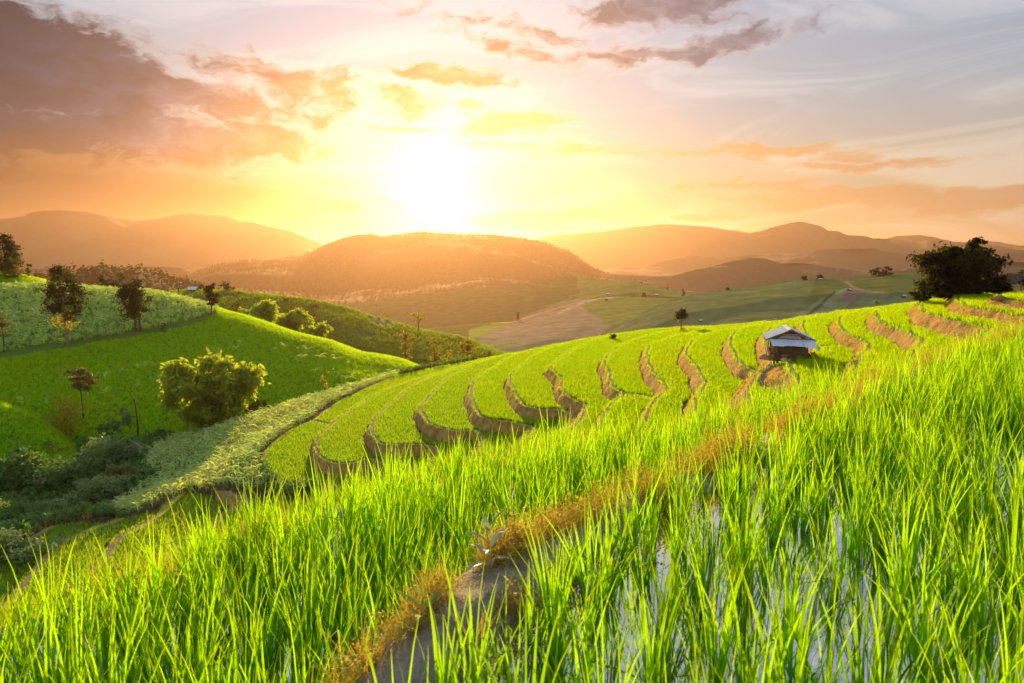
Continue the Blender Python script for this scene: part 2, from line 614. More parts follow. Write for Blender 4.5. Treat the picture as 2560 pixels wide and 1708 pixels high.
# lips of the terrace banks as (height below the eye, outline)
LIPS = [
    (-21.8, z5([(130, 1560), (300, 1440), (560, 1340), (650, 1300)])),
    (-21.2, z5([(480, 1540), (700, 1440), (960, 1340), (1150, 1220), (1300, 1120), (1450, 1080)])),
    (-20.6, z5([(1000, 1490), (1200, 1390), (1340, 1260), (1500, 1110), (1620, 1080)])),
    (-20.0, z5([(1680, 1410), (1780, 1320), (1900, 1200), (2000, 1170), (2080, 1180)])),
    (-19.0, z6([(1700, 215), (1480, 262), (1250, 318), (1000, 430), (810, 530), (600, 670), (430, 750), (330, 820), (230, 900), (175, 960),
                (180, 1030), (230, 1120), (320, 1190), (420, 1240), (560, 1240), (690, 1195), (760, 1215)])),
    (-18.05, z6([(1900, 195), (1700, 265), (1450, 330), (1200, 420), (1000, 540), (830, 650), (740, 710), (690, 760), (650, 830), (640, 920),
                 (680, 980), (760, 1030), (850, 1050), (960, 1050), (1060, 1045), (1110, 1000), (1190, 1040), (1240, 1100), (1190, 1190)])),
    (-17.1, z6([(2080, 165), (1900, 210), (1700, 275), (1500, 352), (1400, 420), (1270, 530), (1130, 650), (1100, 720), (1105, 790), (1140, 850),
                (1190, 885), (1300, 895), (1400, 885), (1470, 872), (1570, 885), (1640, 912), (1650, 955), (1560, 1070)])),
    (-16.15, z6([(2260, 120), (2100, 160), (1950, 205), (1820, 270), (1740, 330), (1620, 450), (1550, 540), (1530, 620), (1540, 690), (1570, 722),
                 (1650, 740), (1800, 770), (1900, 785), (1990, 755), (2040, 820), (2010, 890), (1930, 980)])),
    (-15.2, z6([(2400, 95), (2330, 120), (2200, 180), (2050, 270), (1970, 340), (1950, 440), (1960, 560), (2000, 640), (2040, 662), (2150, 670),
                (2280, 690), (2350, 710)]) + z7([(400, 1060), (345, 1160)])),
    (-14.25, z7([(760, 355), (600, 400), (440, 470), (330, 550), (280, 610), (250, 680), (260, 750), (300, 820), (360, 880), (430, 912),
                 (560, 925), (660, 932), (740, 925), (790, 950), (740, 1060)])),
    (-13.3, z7([(1030, 315), (900, 350), (760, 420), (650, 490), (610, 560), (620, 640), (660, 710), (720, 790), (770, 855),
                (830, 880), (875, 915), (850, 965), (790, 1060)])),
    (-12.35, z7([(1400, 300), (1270, 340), (1150, 400), (1060, 460), (1030, 520), (1040, 590), (1080, 680), (1130, 750), (1205, 792),
                 (1160, 850), (1060, 915), (1020, 990), (1005, 1080)])),
    (-11.4, z7([(1640, 300), (1500, 345), (1420, 390), (1390, 440), (1400, 520), (1440, 600), (1500, 680), (1550, 745),
                (1500, 805), (1440, 875), (1390, 960), (1340, 1050)])),
    (-10.45, z7([(1960, 270), (1860, 290), (1760, 345), (1732, 400), (1745, 470), (1790, 560), (1840, 630), (1922, 700),
                 (1860, 770), (1800, 850), (1740, 930), (1690, 1005)])),
    (-9.5, z7([(2200, 235), (2110, 270), (2088, 320), (2100, 370), (2112, 430), (2155, 505), (2230, 585), (2312, 602),
               (2240, 720), (2150, 820), (2090, 875)])),
    (-8.55, z8([(330, 360), (220, 395), (175, 440), (165, 520), (190, 620), (240, 670), (180, 730), (95, 775), (50, 850), (0, 940)])),
    (-7.6, z8([(620, 300), (530, 335), (495, 375), (500, 440), (540, 510), (620, 575), (560, 655), (500, 740), (420, 860)])),
    (-6.8, z8([(930, 270), (830, 295), (795, 345), (800, 400), (860, 460), (950, 500), (1010, 540), (1032, 585), (985, 650), (930, 720), (840, 820)])),
    (-5.8, z8([(1260, 215), (1150, 240), (1098, 285), (1110, 340), (1200, 380), (1330, 420), (1450, 480), (1512, 522), (1490, 565),
               (1430, 600), (1380, 640)])),
    (-4.7, z8([(1600, 170), (1490, 185), (1452, 215), (1470, 258), (1560, 290), (1700, 330), (1900, 378), (2045, 402), (2000, 462), (1920, 530)])),
    (-4.0, z8([(1920, 135), (1810, 145), (1768, 165), (1790, 195), (1900, 230), (2100, 262), (2350, 310), (2600, 370)])),
    (-3.3, z8([(2300, 128), (2160, 140), (2110, 155), (2200, 165), (2350, 185), (2600, 215)])),
]
LEVELS = [z for z, _ in LIPS] + [-2.6, -1.9, -1.2]
HUT_LEVEL = 16                     # index of the terrace that carries the tin roofed hut


def resample(P, step):
    P = np.asarray(P)
    d = np.r_[0, np.cumsum(np.hypot(*(P[1:, :2] - P[:-1, :2]).T))]
    n = max(2, int(d[-1] / step) + 1)
    s = np.linspace(0, d[-1], n)
    return np.c_[np.interp(s, d, P[:, 0]), np.interp(s, d, P[:, 1])]


ctrl = []
for k, (zl, lip) in enumerate(LIPS):
    P = np.array([at_z(px, py, zl) for px, py in lip])
    if k >= 4:                      # carry the contour on behind the crest
        d = P[0, :2] - P[1, :2]
        d = d / np.hypot(*d)
        q = P[0, :2].copy()
        ang = math.atan2(d[1], d[0])
        for s in (7, 14, 22):
            ang -= 0.16
            q = q + np.array((math.cos(ang), math.sin(ang))) * 8
            ctrl.append((q[0], q[1], zl))
    for x, y in resample(P, 2.2):
        ctrl.append((x, y, zl))
# the pale corn slope and the gully beyond it (ground = corn tops less a metre)
for px, py, yy, dz in [(305, 1253, 61, -1), (390, 1185, 69, -1), (470, 1130, 75, -1), (600, 1042, 86, -1), (680, 1015, 91, -1), (760, 990, 95, -1),
                       (850, 965, 101, -1), (930, 945, 107, -1), (480, 1190, 63, -0.6), (580, 1120, 71, -0.8)]:
    p = at_y(px, py, yy)
    ctrl.append((p[0], p[1], p[2] + dz))
for px, py, yy in [(430, 1120, 84), (560, 1070, 97), (700, 1040, 104), (850, 1000, 112), (960, 975, 122), (1060, 950, 126), (250, 1180, 74),
                   (120, 1240, 68), (0, 1300, 60), (-200, 1330, 58), (0, 1210, 76), (-250, 1250, 76), (150, 1130, 84), (-100, 1160, 92), (-400, 1300, 80)]:
    p = at_y(px, py, yy)
    ctrl.append(tuple(p))
# the camera's own slope, hidden under the nearest paddy
TIPS = [(-250, 1525), (0, 1450), (218, 1390), (436, 1323), (654, 1253), (872, 1177), (1090, 1133), (1362, 1079), (1634, 1046), (1852, 997),
        (2016, 950), (2188, 914), (2426, 855), (2560, 813), (2800, 790)]
ZL, ZR = -2.28, -1.74
EDGE = [at_z(px, py, ZL + 0.44)[:2] for px, py in TIPS]
for (px, py), e in zip(TIPS, EDGE):
    sl = ray(px, py)
    sl = -sl[2] / sl[1]
    for yy in (e[1] * 0.45, e[1] + 1.6, 13, 19, 26, 33):
        if yy < e[1]:
            ctrl.append((sl * 0 + e[0] * 0.5, yy, -5.2))
        elif yy > e[1] + 1.2 and yy < (39 if px < 1700 else 31):
            x = (px - CX) / FPX * yy * 1.02
            ctrl.append((x, yy, -sl * yy * 1.12 - 0.5))
ctrl = np.array(ctrl)


def tps_fit(C, lam=0.02):
    S = 40.0
    n = len(C)
    d2 = ((C[:, None, :2] - C[None, :, :2]) ** 2).sum(2) / S / S
    K = 0.5 * d2 * np.log(d2 + 1e-12)
    K[np.arange(n), np.arange(n)] = lam * 0.01
    Pm = np.c_[np.ones(n), C[:, :2] / S]
    A = np.zeros((n + 3, n + 3))
    A[:n, :n] = K
    A[:n, n:] = Pm
    A[n:, :n] = Pm.T
    w = np.linalg.solve(A, np.r_[C[:, 2], 0, 0, 0])

    def ev(x, y):
        out = np.empty(x.size)
        xs, ys = x.ravel(), y.ravel()
        for i in range(0, x.size, 4000):
            dd = ((xs[i:i + 4000, None] - C[None, :, 0]) ** 2 + (ys[i:i + 4000, None] - C[None, :, 1]) ** 2) / S / S
            out[i:i + 4000] = (0.5 * dd * np.log(dd + 1e-12)) @ w[:n] + w[n] + w[n + 1] * xs[i:i + 4000] / S + w[n + 2] * ys[i:i + 4000] / S
        return out.reshape(x.shape)
    return ev


tps = tps_fit(ctrl)
NA, AZ0, AZ1 = 840, rad(-47), rad(47)
azs = np.linspace(AZ0, AZ1, NA + 1)
rs = np.r_[np.arange(5, 30, 0.5), np.arange(30, 112, 0.18), np.arange(112, 150, 1.0)]
rs = rs[:(len(rs) - 1) // 4 * 4 + 1]
NRr = len(rs) - 1


def up4(A):
    """Catmull-Rom refinement by four along the first axis"""
    P = np.concatenate([2 * A[:1] - A[1:2], A, 2 * A[-1:] - A[-2:-1]])
    out = []
    for s in (0, .25, .5, .75):
        a, b, c, d = P[:-3], P[1:-2], P[2:-1], P[3:]
        out.append(0.5 * (2 * b + (c - a) * s + (2 * a - 5 * b + 4 * c - d) * s * s + (3 * b - 3 * c + d - a) * s ** 3))
    R = np.stack(out, 1).reshape((-1,) + A.shape[1:])
    return np.concatenate([R, A[-1:]])


Rc, Ac = np.meshgrid(rs[::4], azs[::4], indexing='ij')
Hc = tps(Rc * np.sin(Ac), Rc * np.cos(Ac))
Hs = up4(up4(Hc).T).T
RR, AA = np.meshgrid(rs, azs, indexing='ij')
TX, TY = RR * np.sin(AA), RR * np.cos(AA)
Hs = Hs + 0.05 * fbm(TX, TY, 3.0, 3, 5) + 0.10 * fbm(TX, TY, 9.0, 2, 8)
# below the nearest paddy the slope falls away steeply
tip_px = CX + FPX * np.tan(np.clip(AA, rad(-44), rad(44)))
tip_sl = np.interp(tip_px, [p[0] for p in TIPS], [-ray(*p)[2] / ray(*p)[1] for p in TIPS])
cap = -tip_sl * TY * 1.10 - 0.45
fade = np.clip((RR - 28) / 10, 0, 1)
Hs = np.where(RR < 38, np.minimum(Hs, cap * (1 - fade) + np.maximum(cap, Hs) * fade), Hs)
SPX, SPY = proj(TX, TY, Hs)
LOWLEFT = [(-400, 1480), (0, 1385), (90, 1325), (200, 1298), (320, 1294), (450, 1238), (520, 1226), (600, 1232), (725, 1240), (840, 1205),
           (960, 1300), (700, 1900), (-400, 1900)]
terr = (Hs >= LEVELS[4]) & (RR > 24)
terr |= in_poly(SPX, SPY, LOWLEFT) & (RR > 20) & (Hs < LEVELS[4] + 0.01) & (Hs > LEVELS[0])
LV = np.array(LEVELS)
gr = np.gradient(Hs, rs, axis=0)
ga = np.gradient(Hs, azs, axis=1) / RR
grad = np.clip(np.hypot(gr, ga), 0.06, 3.0)
gX = (gr * np.sin(AA) + ga * np.cos(AA)) / np.maximum(np.hypot(gr, ga), 1e-6)
gY = (gr * np.cos(AA) - ga * np.sin(AA)) / np.maximum(np.hypot(gr, ga), 1e-6)


def level_fields(H):
    lev = np.clip(np.searchsorted(LEVELS, H + 1e-9, side='right') - 1, 0, len(LEVELS) - 2)
    zlo, zhi = LV[lev], LV[lev + 1]
    step = zhi - zlo
    ff = np.clip((H - zlo) / step, 0, 1)
    w = np.clip(bw * grad / step, 0.05, 0.72)
    return lev, zlo, zhi, step, ff, w


bw = 0.48 + 0.24 * np.clip((TX + 4) / 18, 0, 1) + 0.18 * fbm(TX, TY, 2.5, 2, 31)
# pull mesh points onto the lips and the bank feet so that the edges run clean
near_i = np.argmin(np.abs(Hs[..., None] - LV[None, None, :]), -1)
s_lip = (LV[near_i] - Hs) / grad
on = terr & (np.abs(s_lip) < 0.085) & (RR > 30)
TX = TX + np.where(on, gX * s_lip, 0)
TY = TY + np.where(on, gY * s_lip, 0)
Hs = np.where(on, LV[near_i], Hs)
lev, zlo, zhi, step, ff, w = level_fields(Hs)
s_ft = (zlo + (1 - w) * step - Hs) / grad
on2 = terr & ~on & (np.abs(s_ft) < 0.07) & (RR > 30)
TX = TX + np.where(on2, gX * s_ft, 0)
TY = TY + np.where(on2, gY * s_ft, 0)
Hs = np.where(on2, zlo + (1 - w) * step, Hs)
lev, zlo, zhi, step, ff, w = level_fields(Hs)
tb = np.clip((ff - (1 - w)) / w, 0, 1)
d_lip = ff * step / grad            # metres behind the lip
d_foot = (1 - w - ff) * step / grad  # metres in front of the next bank
dl_out = (1 - ff) * step / grad
ZT = zlo + step * (tb ** 0.85) + 0.02 * np.exp(-(d_lip / 0.26) ** 2) * (ff < 0.9) + 0.02 * tb * (tb > 0)
rough = fbm(TX, TY, 0.55, 3, 77)
ZT = ZT + np.where(tb > 0.02, 0.09, 0.03) * rough
# low bunds that cut a strip in two
CROSS = [(-19.0, z6([(600, 680), (660, 690), (730, 708)])), (-12.35, z7([(1205, 795), (1330, 806), (1455, 832)])),
         (-7.6, z8([(640, 575), (760, 560), (890, 575)])), (-20.6, z5([(1500, 1105), (1560, 1090), (1640, 1085)]))]
cross_d = np.full(TX.shape, 9.0)
for zc, pl in CROSS:
    P = [at_z(px, py, zc) for px, py in pl]
    dd, _, _ = seg_dist(TX, TY, P)
    cross_d = np.minimum(cross_d, dd)
ZT = ZT + np.where(tb < 0.5, 0.13 * np.exp(-(cross_d / 0.2) ** 2), 0)
# smooth ground where nothing is terraced
smooth_z = Hs + 0.10 * fbm(TX, TY, 1.4, 3, 4)
TZ = np.where(terr, ZT, smooth_z)
# the shelf under the hut
HUT_C = at_z(1968, 893, -7.6)
hd = np.hypot(TX - HUT_C[0], TY - HUT_C[1])
TZ = np.where(hd < 1.9, np.minimum(TZ, -7.6 + np.clip(hd - 1.5, 0, 1)), TZ)

m_bank = earth_mat('bank_earth', [(0.0, (0.12, 0.07, 0.022)), (0.4, (0.36, 0.22, 0.065)), (0.75, (0.58, 0.38, 0.11)), (1.0, (0.68, 0.48, 0.17))], 1.6, 0.8)
m_lip = earth_mat('path_earth', [(0.0, (0.20, 0.13, 0.06)), (0.5, (0.38, 0.26, 0.12)), (1.0, (0.55, 0.40, 0.20))], 2.2, 0.6)
m_mud = earth_mat('paddy_mud', [(0.0, (0.045, 0.034, 0.022)), (0.5, (0.10, 0.075, 0.045)), (1.0, (0.17, 0.13, 0.085))], 2.0, 0.5, 0.95)
m_soil = earth_mat('slope_soil', [(0.0, (0.045, 0.036, 0.018)), (0.5, (0.10, 0.075, 0.035)), (1.0, (0.16, 0.125, 0.06))], 0.7, 0.7)

vid = np.arange((NRr + 1) * (NA + 1)).reshape(NRr + 1, NA + 1)
quads = np.stack([vid[:-1, :-1], vid[:-1, 1:], vid[1:, 1:], vid[1:, :-1]], -1).reshape(-1, 4)
TV = np.stack([TX, TY, TZ], -1).reshape(-1, 3)
mid = lambda A: (A[:-1, :-1] + A[1:, 1:] + A[:-1, 1:] + A[1:, :-1]) / 4
q_lev = lev[:-1, :-1].ravel()
q_terr = terr[:-1, :-1].ravel()
q_bank = (mid(tb) > 0.04).ravel()
q_lip = ((mid(d_lip) < np.where(lev[:-1, :-1] < 4, 0.55, 0.36)) & (mid(tb) <= 0.04) | (mid(cross_d) < 0.26) & (mid(tb) <= 0.04)).ravel()


def sub_mesh(name, sel, mat, parent=None):
    fq = quads[sel]
    used, inv = np.unique(fq.ravel(), return_inverse=True)
    return mesh_np(name, TV[used], inv.reshape(-1, 4)[:, ::-1], mat, parent, smooth=True)


ORD = ['', 'first', 'second', 'third', 'fourth', 'fifth', 'sixth', 'seventh', 'eighth', 'ninth', 'tenth', 'eleventh', 'twelfth', 'thirteenth',
       'fourteenth', 'fifteenth', 'sixteenth', 'seventeenth']


def terrace_words(k):
    if k < 4:
        return ORD[4 - k] + ' low terrace below the pale corn patch'
    if k == HUT_LEVEL:
        return 'terrace the tin roofed hut stands on'
    if k > HUT_LEVEL:
        return ORD[k - HUT_LEVEL] + ' terrace above the tin roofed hut'
    return ORD[HUT_LEVEL - k] + ' terrace below the tin roofed hut'


tag(sub_mesh('hillside', ~q_terr, m_soil), kind='structure')
for k in range(len(LEVELS) - 1):
    a = q_terr & (q_lev == k)
    if (a & ~q_bank & ~q_lip).sum() < 30:
        continue
    o = sub_mesh('rice_terrace', a & ~q_bank & ~q_lip, m_mud)
    tag(o, 'muddy tread of the ' + terrace_words(k), None, None, 'structure')
    if (a & q_bank).sum() > 10:
        sub_mesh('bank', a & q_bank, m_bank, o)
    if (a & q_lip).sum() > 10:
        sub_mesh('footpath', a & q_lip, m_lip, o)


def terrain_at(x, y, A):
    """bilinear sample of a field stored on the polar grid"""
    r, az = np.hypot(x, y), np.arctan2(x, y)
    fi = np.interp(r, rs, np.arange(NRr + 1))
    fj = (az - AZ0) / (AZ1 - AZ0) * NA
    i = np.clip(fi.astype(int), 0, NRr - 1)
    j = np.clip(fj.astype(int), 0, NA - 1)
    u, v = fi - i, np.clip(fj - j, 0, 1)
    return (A[i, j] * (1 - u) + A[i + 1, j] * u) * (1 - v) + (A[i, j + 1] * (1 - u) + A[i + 1, j + 1] * u) * v


# ================================================================== the nearest paddies
DIKE = [np.array((-1.2, 0.6)), np.array((-0.8, 1.6))] + [at_z(px, py, ZR + 0.16)[:2] for px, py in [
    (880, 1708), (962, 1640), (1185, 1468), (1365, 1362), (1600, 1228), (1840, 1122), (2048, 1035), (2233, 948), (2400, 885), (2560, 842), (2800, 800)]]
EDGE = [np.array((-6.5, -0.5)), np.array((-4.6, 1.6))] + EDGE
gx = np.arange(-7.2, 17, 0.075)
gy = np.arange(0.2, 24, 0.075)
GX, GY = np.meshgrid(gx, gy, indexing='ij')
wob = 0.13 * fbm(GX, GY, 0.6, 4, 41)
dD, _, sD = seg_dist(GX, GY, DIKE)
dE, _, sE = seg_dist(GX, GY, EDGE)
right_side = sD < 0
outside = sE > 0
dDw = dD + wob
NZ = np.where(right_side, ZR, ZL) + 0.03 * fbm(GX, GY, 0.3, 3, 3)
top = ZR + 0.13 + 0.09 * fbm(GX, GY, 0.45, 4, 9)
k_d = np.clip((dDw - np.where(GY < 4.5, 0.14, 0.09)) / 0.17, 0, 1)
k_d = k_d * k_d * (3 - 2 * k_d)
NZ = top * (1 - k_d) + NZ * k_d
lip = ZL + 0.13 + 0.04 * fbm(GX, GY, 0.4, 2, 19)
k_e = np.clip((dE + wob - 0.04) / 0.10, 0, 1)
NZ = np.where(~outside, np.where(right_side, NZ, np.maximum(NZ, lip * (1 - k_e) + NZ * k_e)),
              np.where(dE < 0.07, lip, lip - np.clip((dE - 0.07) * 2.6, 0, 1.4) - np.clip(dE - 0.75, 0, 9) * 0.35))
nvid = np.arange(NZ.size).reshape(NZ.shape)
nq = np.stack([nvid[:-1, :-1], nvid[1:, :-1], nvid[1:, 1:], nvid[:-1, 1:]], -1).reshape(-1, 4)
NV = np.stack([GX, GY, NZ], -1).reshape(-1, 3)
q_out = mid(np.where(outside, dE, -dE)).ravel()
q_dD = mid(dDw).ravel()
q_right = right_side[:-1, :-1].ravel()
m_dike = earth_mat('dike_earth', [(0.0, (0.13, 0.10, 0.075)), (0.45, (0.30, 0.25, 0.19)), (1.0, (0.50, 0.43, 0.34))], 7.0, 1.0, 0.8, 0.05)


def near_mesh(name, sel, mat):
    fq = nq[sel]
    used, inv = np.unique(fq.ravel(), return_inverse=True)
    return tag(mesh_np(name, NV[used], inv.reshape(-1, 4), mat, None, True), kind='structure')


near_mesh('paddy_dike', (q_dD < 0.36) & (q_out < 0), m_dike)
near_mesh('paddy_bed', (q_dD >= 0.36) & (q_out < -0.2), m_mud)
near_mesh('paddy_bank', (q_dD >= 0.36) & (q_out >= -0.2) & (q_out < 2.2), m_dike)

m_water, N = new_mat('paddy_water')
posn = N.new('ShaderNodeNewGeometry').outputs['Position']
rip = N.noise(N.v('MULTIPLY', posn, (1, 1, 1)), 7.0, 2, 0.5)
nrm = bump(N, rip, 0.06, 0.02)
gl = N.new('ShaderNodeBsdfGlossy')
gl.inputs['Roughness'].default_value = 0.03
gl.inputs['Color'].default_value = (0.95, 0.97, 1.0, 1)
N.put(gl.inputs['Normal'], nrm)
df = N.new('ShaderNodeBsdfDiffuse')
N.put(df.inputs['Color'], N.ramp(N.noise(posn, 1.5, 4, 0.6), [(0.35, (0.05, 0.036, 0.022)), (0.7, (0.12, 0.09, 0.055))]))
lw = N.new('ShaderNodeLayerWeight')
lw.inputs['Blend'].default_value = 0.62
mxw = N.new('ShaderNodeMixShader')
N.put(mxw.inputs[0], N.mapr(lw.outputs['Facing'], 0.0, 1.0, 0.30, 1.0))
N.t.links.new(df.outputs[0], mxw.inputs[1])
N.t.links.new(gl.outputs[0], mxw.inputs[2])
finish(N, mxw.outputs[0])
for nm, side, zw in (('paddy_water', True, ZR + 0.045), ('paddy_water', False, ZL + 0.05)):
    sel = (q_right == side) & (q_dD > 0.1) & (q_out < -0.02)
    fq = nq[sel]
    used, inv = np.unique(fq.ravel(), return_inverse=True)
    wv_ = NV[used].copy()
    wv_[:, 2] = zw
    tag(mesh_np(nm, wv_, inv.reshape(-1, 4), m_water), kind='structure')


# ================================================================== hills behind, as ridges with depth
def loft(rows, nu, nv, amp=0.0, scale=30.0, seed=1, sm=3, back=None, under=None, octv=5):
    """rows of (px, py, distance) from the crest towards the eye"""
    wr = []
    for row in rows:
        r = np.array(row, float)
        q = np.linspace(r[0, 0], r[-1, 0], nu)
        py, yy = np.interp(q, r[:, 0], r[:, 1]), np.interp(q, r[:, 0], r[:, 2])
        ker = np.hanning(2 * sm + 3)[1:-1]
        ker /= ker.sum()
        pad = lambda A: np.convolve(np.r_[2 * A[0] - A[1:sm + 1][::-1], A, 2 * A[-1] - A[-sm - 1:-1][::-1]], ker, 'valid')
        py, yy = pad(py), pad(yy)
        wr.append(np.array([at_y(a, b, c) for a, b, c in zip(q, py, yy)]))
    if back:
        wr = [wr[0] + np.array((0, back[0] * 2.2, -back[1] * 2.6)), wr[0] + np.array((0, back[0], -back[1]))] + wr
    if under:
        wr.append(wr[-1] + np.array((0, -under[0], -under[1])))
    G = np.stack(wr)
    t = np.linspace(0, len(G) - 1, nv)
    i = np.clip(t.astype(int), 0, len(G) - 2)
    s = (t - i)[:, None, None]
    P = np.concatenate([2 * G[:1] - G[1:2], G, 2 * G[-1:] - G[-2:-1]])
    a, b, c, d = P[i], P[i + 1], P[i + 2], P[i + 3]
    S = 0.5 * (2 * b + (c - a) * s + (2 * a - 5 * b + 4 * c - d) * s ** 2 * 0.6 + (3 * b - 3 * c + d - a) * s ** 3 * 0.6) + 0.2 * (c - b) * 0
    # gentle spline: blend with straight rows so the crest stays put
    L = b + (c - b) * s
    S = 0.35 * S + 0.65 * L
    if amp:
        S[..., 2] += amp * fbm(S[..., 0], S[..., 1], scale, octv, seed)
    return S


def loft_obj(name, S, mat, kind='structure'):
    nv, nu = S.shape[:2]
    idx = np.arange(nv * nu).reshape(nv, nu)
    f = np.stack([idx[:-1, :-1], idx[1:, :-1], idx[1:, 1:], idx[:-1, 1:]], -1).reshape(-1, 4)
    o = mesh_np(name, S.reshape(-1, 3), f, mat, None, True)
    tag(o, kind=kind)
    return o


def bvh_of(S):
    nv, nu = S.shape[:2]
    idx = np.arange(nv * nu).reshape(nv, nu)
    f = np.stack([idx[:-1, :-1], idx[1:, :-1], idx[1:, 1:], idx[:-1, 1:]], -1).reshape(-1, 4)
    return BVHTree.FromPolygons([tuple(v) for v in S.reshape(-1, 3)], [tuple(int(i) for i in q) for q in f])


def hit(px, py, bvh):
    d = Vector(ray(px, py)).normalized()
    loc, nor, _, dist = bvh.ray_cast(Vector((0, 0, 0)), d)
    return None if loc is None else np.array(loc)


def hit_near(px, py, bvh, span=80):
    """as hit, but slides down the picture until the surface is met"""
    for k in range(0, span, 2):
        p = hit(px, py + k, bvh)
        if p is not None:
            return p
    return None


def drop(x, y, bvh):
    loc = bvh.ray_cast(Vector((float(x), float(y), 2000)), Vector((0, 0, -1)))[0]
    return None if loc is None else np.array(loc)


# left hill: corn on its shoulder, upland rice on its flank
S_left = loft([
    [(-300, 705, 168), (0, 712, 162), (110, 712, 160), (230, 722, 157), (330, 730, 154), (400, 740, 151), (465, 755, 148), (528, 772, 144), (545, 779, 143),
     (601, 791, 141), (644, 806, 139), (695, 824, 137), (738, 838, 135), (780, 849, 133), (823, 859, 131), (898, 886, 128), (960, 896, 126), (1000, 905, 125),
     (1041, 924, 123), (1100, 950, 121)],
    [(-300, 945, 108), (0, 892, 113), (101, 873, 115), (179, 866, 118), (268, 848, 122), (366, 834, 127), (417, 826, 130), (506, 806, 136),
     (560, 812, 134), (640, 842, 130), (720, 872, 126), (800, 892, 122), (900, 920, 118), (1000, 940, 115), (1100, 965, 112)],
    [(-300, 1250, 74), (0, 1170, 82), (110, 1110, 87), (270, 1050, 93), (440, 1090, 91), (520, 1075, 92), (600, 1050, 95), (700, 1020, 99), (800, 990, 103), (900, 962, 107),
     (1000, 955, 110), (1100, 985, 110)]],
    260, 150, 0.55, 14.0, 3, 2, back=(22, 6), under=(9, 3.5))
m_field = earth_mat('field_ground', [(0.0, (0.06, 0.12, 0.012)), (0.5, (0.10, 0.20, 0.02)), (1.0, (0.15, 0.24, 0.03))], 0.5, 0.6)
def soften(S, n, keep=0):
    """round the creases between rows, the first rows kept"""
    ker = np.hanning(2 * n + 3)[1:-1]
    ker /= ker.sum()
    T = S.copy()
    for c in range(3):
        A = np.pad(S[..., c], ((n, n), (0, 0)), 'reflect', reflect_type='odd')
        T[..., c] = sum(ker[k] * A[k:k + S.shape[0]] for k in range(2 * n + 1))
    return T


S_left = soften(S_left, 16)
S_left[..., 2] += 0.6
loft_obj('hill', S_left, m_field)
B_left = bvh_of(S_left)

# small terraces above the corn, far left
S_top = loft([
    [(-260, 668, 172), (0, 683, 171), (60, 690, 170), (115, 706, 168), (160, 718, 166)],
    [(-260, 700, 163), (0, 708, 163), (60, 712, 163), (115, 717, 162), (160, 724, 161)],
    [(-260, 730, 158), (160, 732, 157)]], 60, 40, 0.3, 9.0, 6, 1, back=(14, 3), under=(3, 3))
loft_obj('hill', S_top, m_field)
# a raised plot at the left edge of the gully
S_plot = loft([
    [(-260, 985, 86), (-80, 996, 85), (0, 1010, 84), (60, 1032, 84), (110, 1060, 83.5), (150, 1090, 83), (190, 1130, 82)],
    [(-260, 1100, 79), (-80, 1095, 79), (0, 1092, 79), (60, 1096, 79), (110, 1110, 79), (150, 1125, 79), (190, 1150, 79)],
    [(-260, 1200, 74), (0, 1180, 75), (110, 1160, 76), (190, 1165, 77)]], 80, 50, 0.25, 8.0, 4, 2, back=(3, 2.2), under=(3, 3))
loft_obj('hill', S_plot, m_field)

S_ridge = loft([
    [(250, 768, 268), (330, 745, 265), (390, 736, 262), (430, 733, 260), (520, 732, 258), (600, 733, 256), (704, 741, 253), (779, 750, 250), (868, 771, 247), (957, 799, 243),
     (1032, 823, 240), (1106, 838, 237), (1151, 848, 235), (1226, 872, 232), (1267, 887, 230), (1340, 915, 226)],
    [(250, 800, 222), (400, 790, 220), (560, 800, 215), (700, 830, 212), (850, 870, 205), (1000, 900, 200), (1150, 920, 198), (1340, 950, 196)],
    [(250, 850, 190), (560, 880, 185), (850, 930, 180), (1100, 960, 175), (1340, 985, 175)]],
    220, 90, 1.3, 28.0, 13, 2, back=(40, 14), under=(30, 10))
m_grasshill = earth_mat('grass_hill', [(0.0, (0.09, 0.07, 0.025)), (0.35, (0.09, 0.12, 0.022)), (1.0, (0.14, 0.19, 0.03))], 0.12, 0.6)
loft_obj('hill', S_ridge, m_grasshill)
B_ridge = bvh_of(S_ridge)


def painted_hill(name, S, patches, base, seed):
    """fields of different crops laid out as patches of ground"""
    nv, nu = S.shape[:2]
    px, py = proj(S[..., 0], S[..., 1], S[..., 2])
    c = np.zeros((nv, nu, 3)) + np.array(base)
    for poly, colr in patches:
        c = np.where(in_poly(px, py, poly)[..., None], np.array(colr), c)
    return c.reshape(-1, 3)


def crop_mat(name):
    m, N = new_mat(name)
    at = N.new('ShaderNodeAttribute')
    at.attribute_name = 'crop'
    pos = N.new('ShaderNodeNewGeometry').outputs['Position']
    n = N.noise(pos, 0.09, 6, 0.65)
    rows = N.new('ShaderNodeTexWave', wave_type='BANDS', bands_direction='X')
    N.put(rows.inputs['Vector'], pos)
    rows.inputs['Scale'].default_value = 0.35
    rows.inputs['Distortion'].default_value = 3.0
    rows.inputs['Detail'].default_value = 3.0
    f = N.m('ADD', N.mapr(n, 0.3, 0.7, 0.72, 1.22), N.m('MULTIPLY', N.m('SUBTRACT', rows.outputs['Fac'], 0.5), 0.16))
    p = N.new('ShaderNodeBsdfDiffuse')
    N.put(p.inputs['Color'], N.v('SCALE', at.outputs['Color'], scale=N.m('MULTIPLY', f, 1.35)))
    N.put(p.inputs['Normal'], bump(N, n, 0.8, 3.0))
    finish(N, p.outputs[0])
    return m


def z3(pts): return [(1200 + x / 3.357, 500 + y / 3.357) for x, y in pts]
def z4(pts): return [(1860 + x / 3.357, 500 + y / 3.357) for x, y in pts]


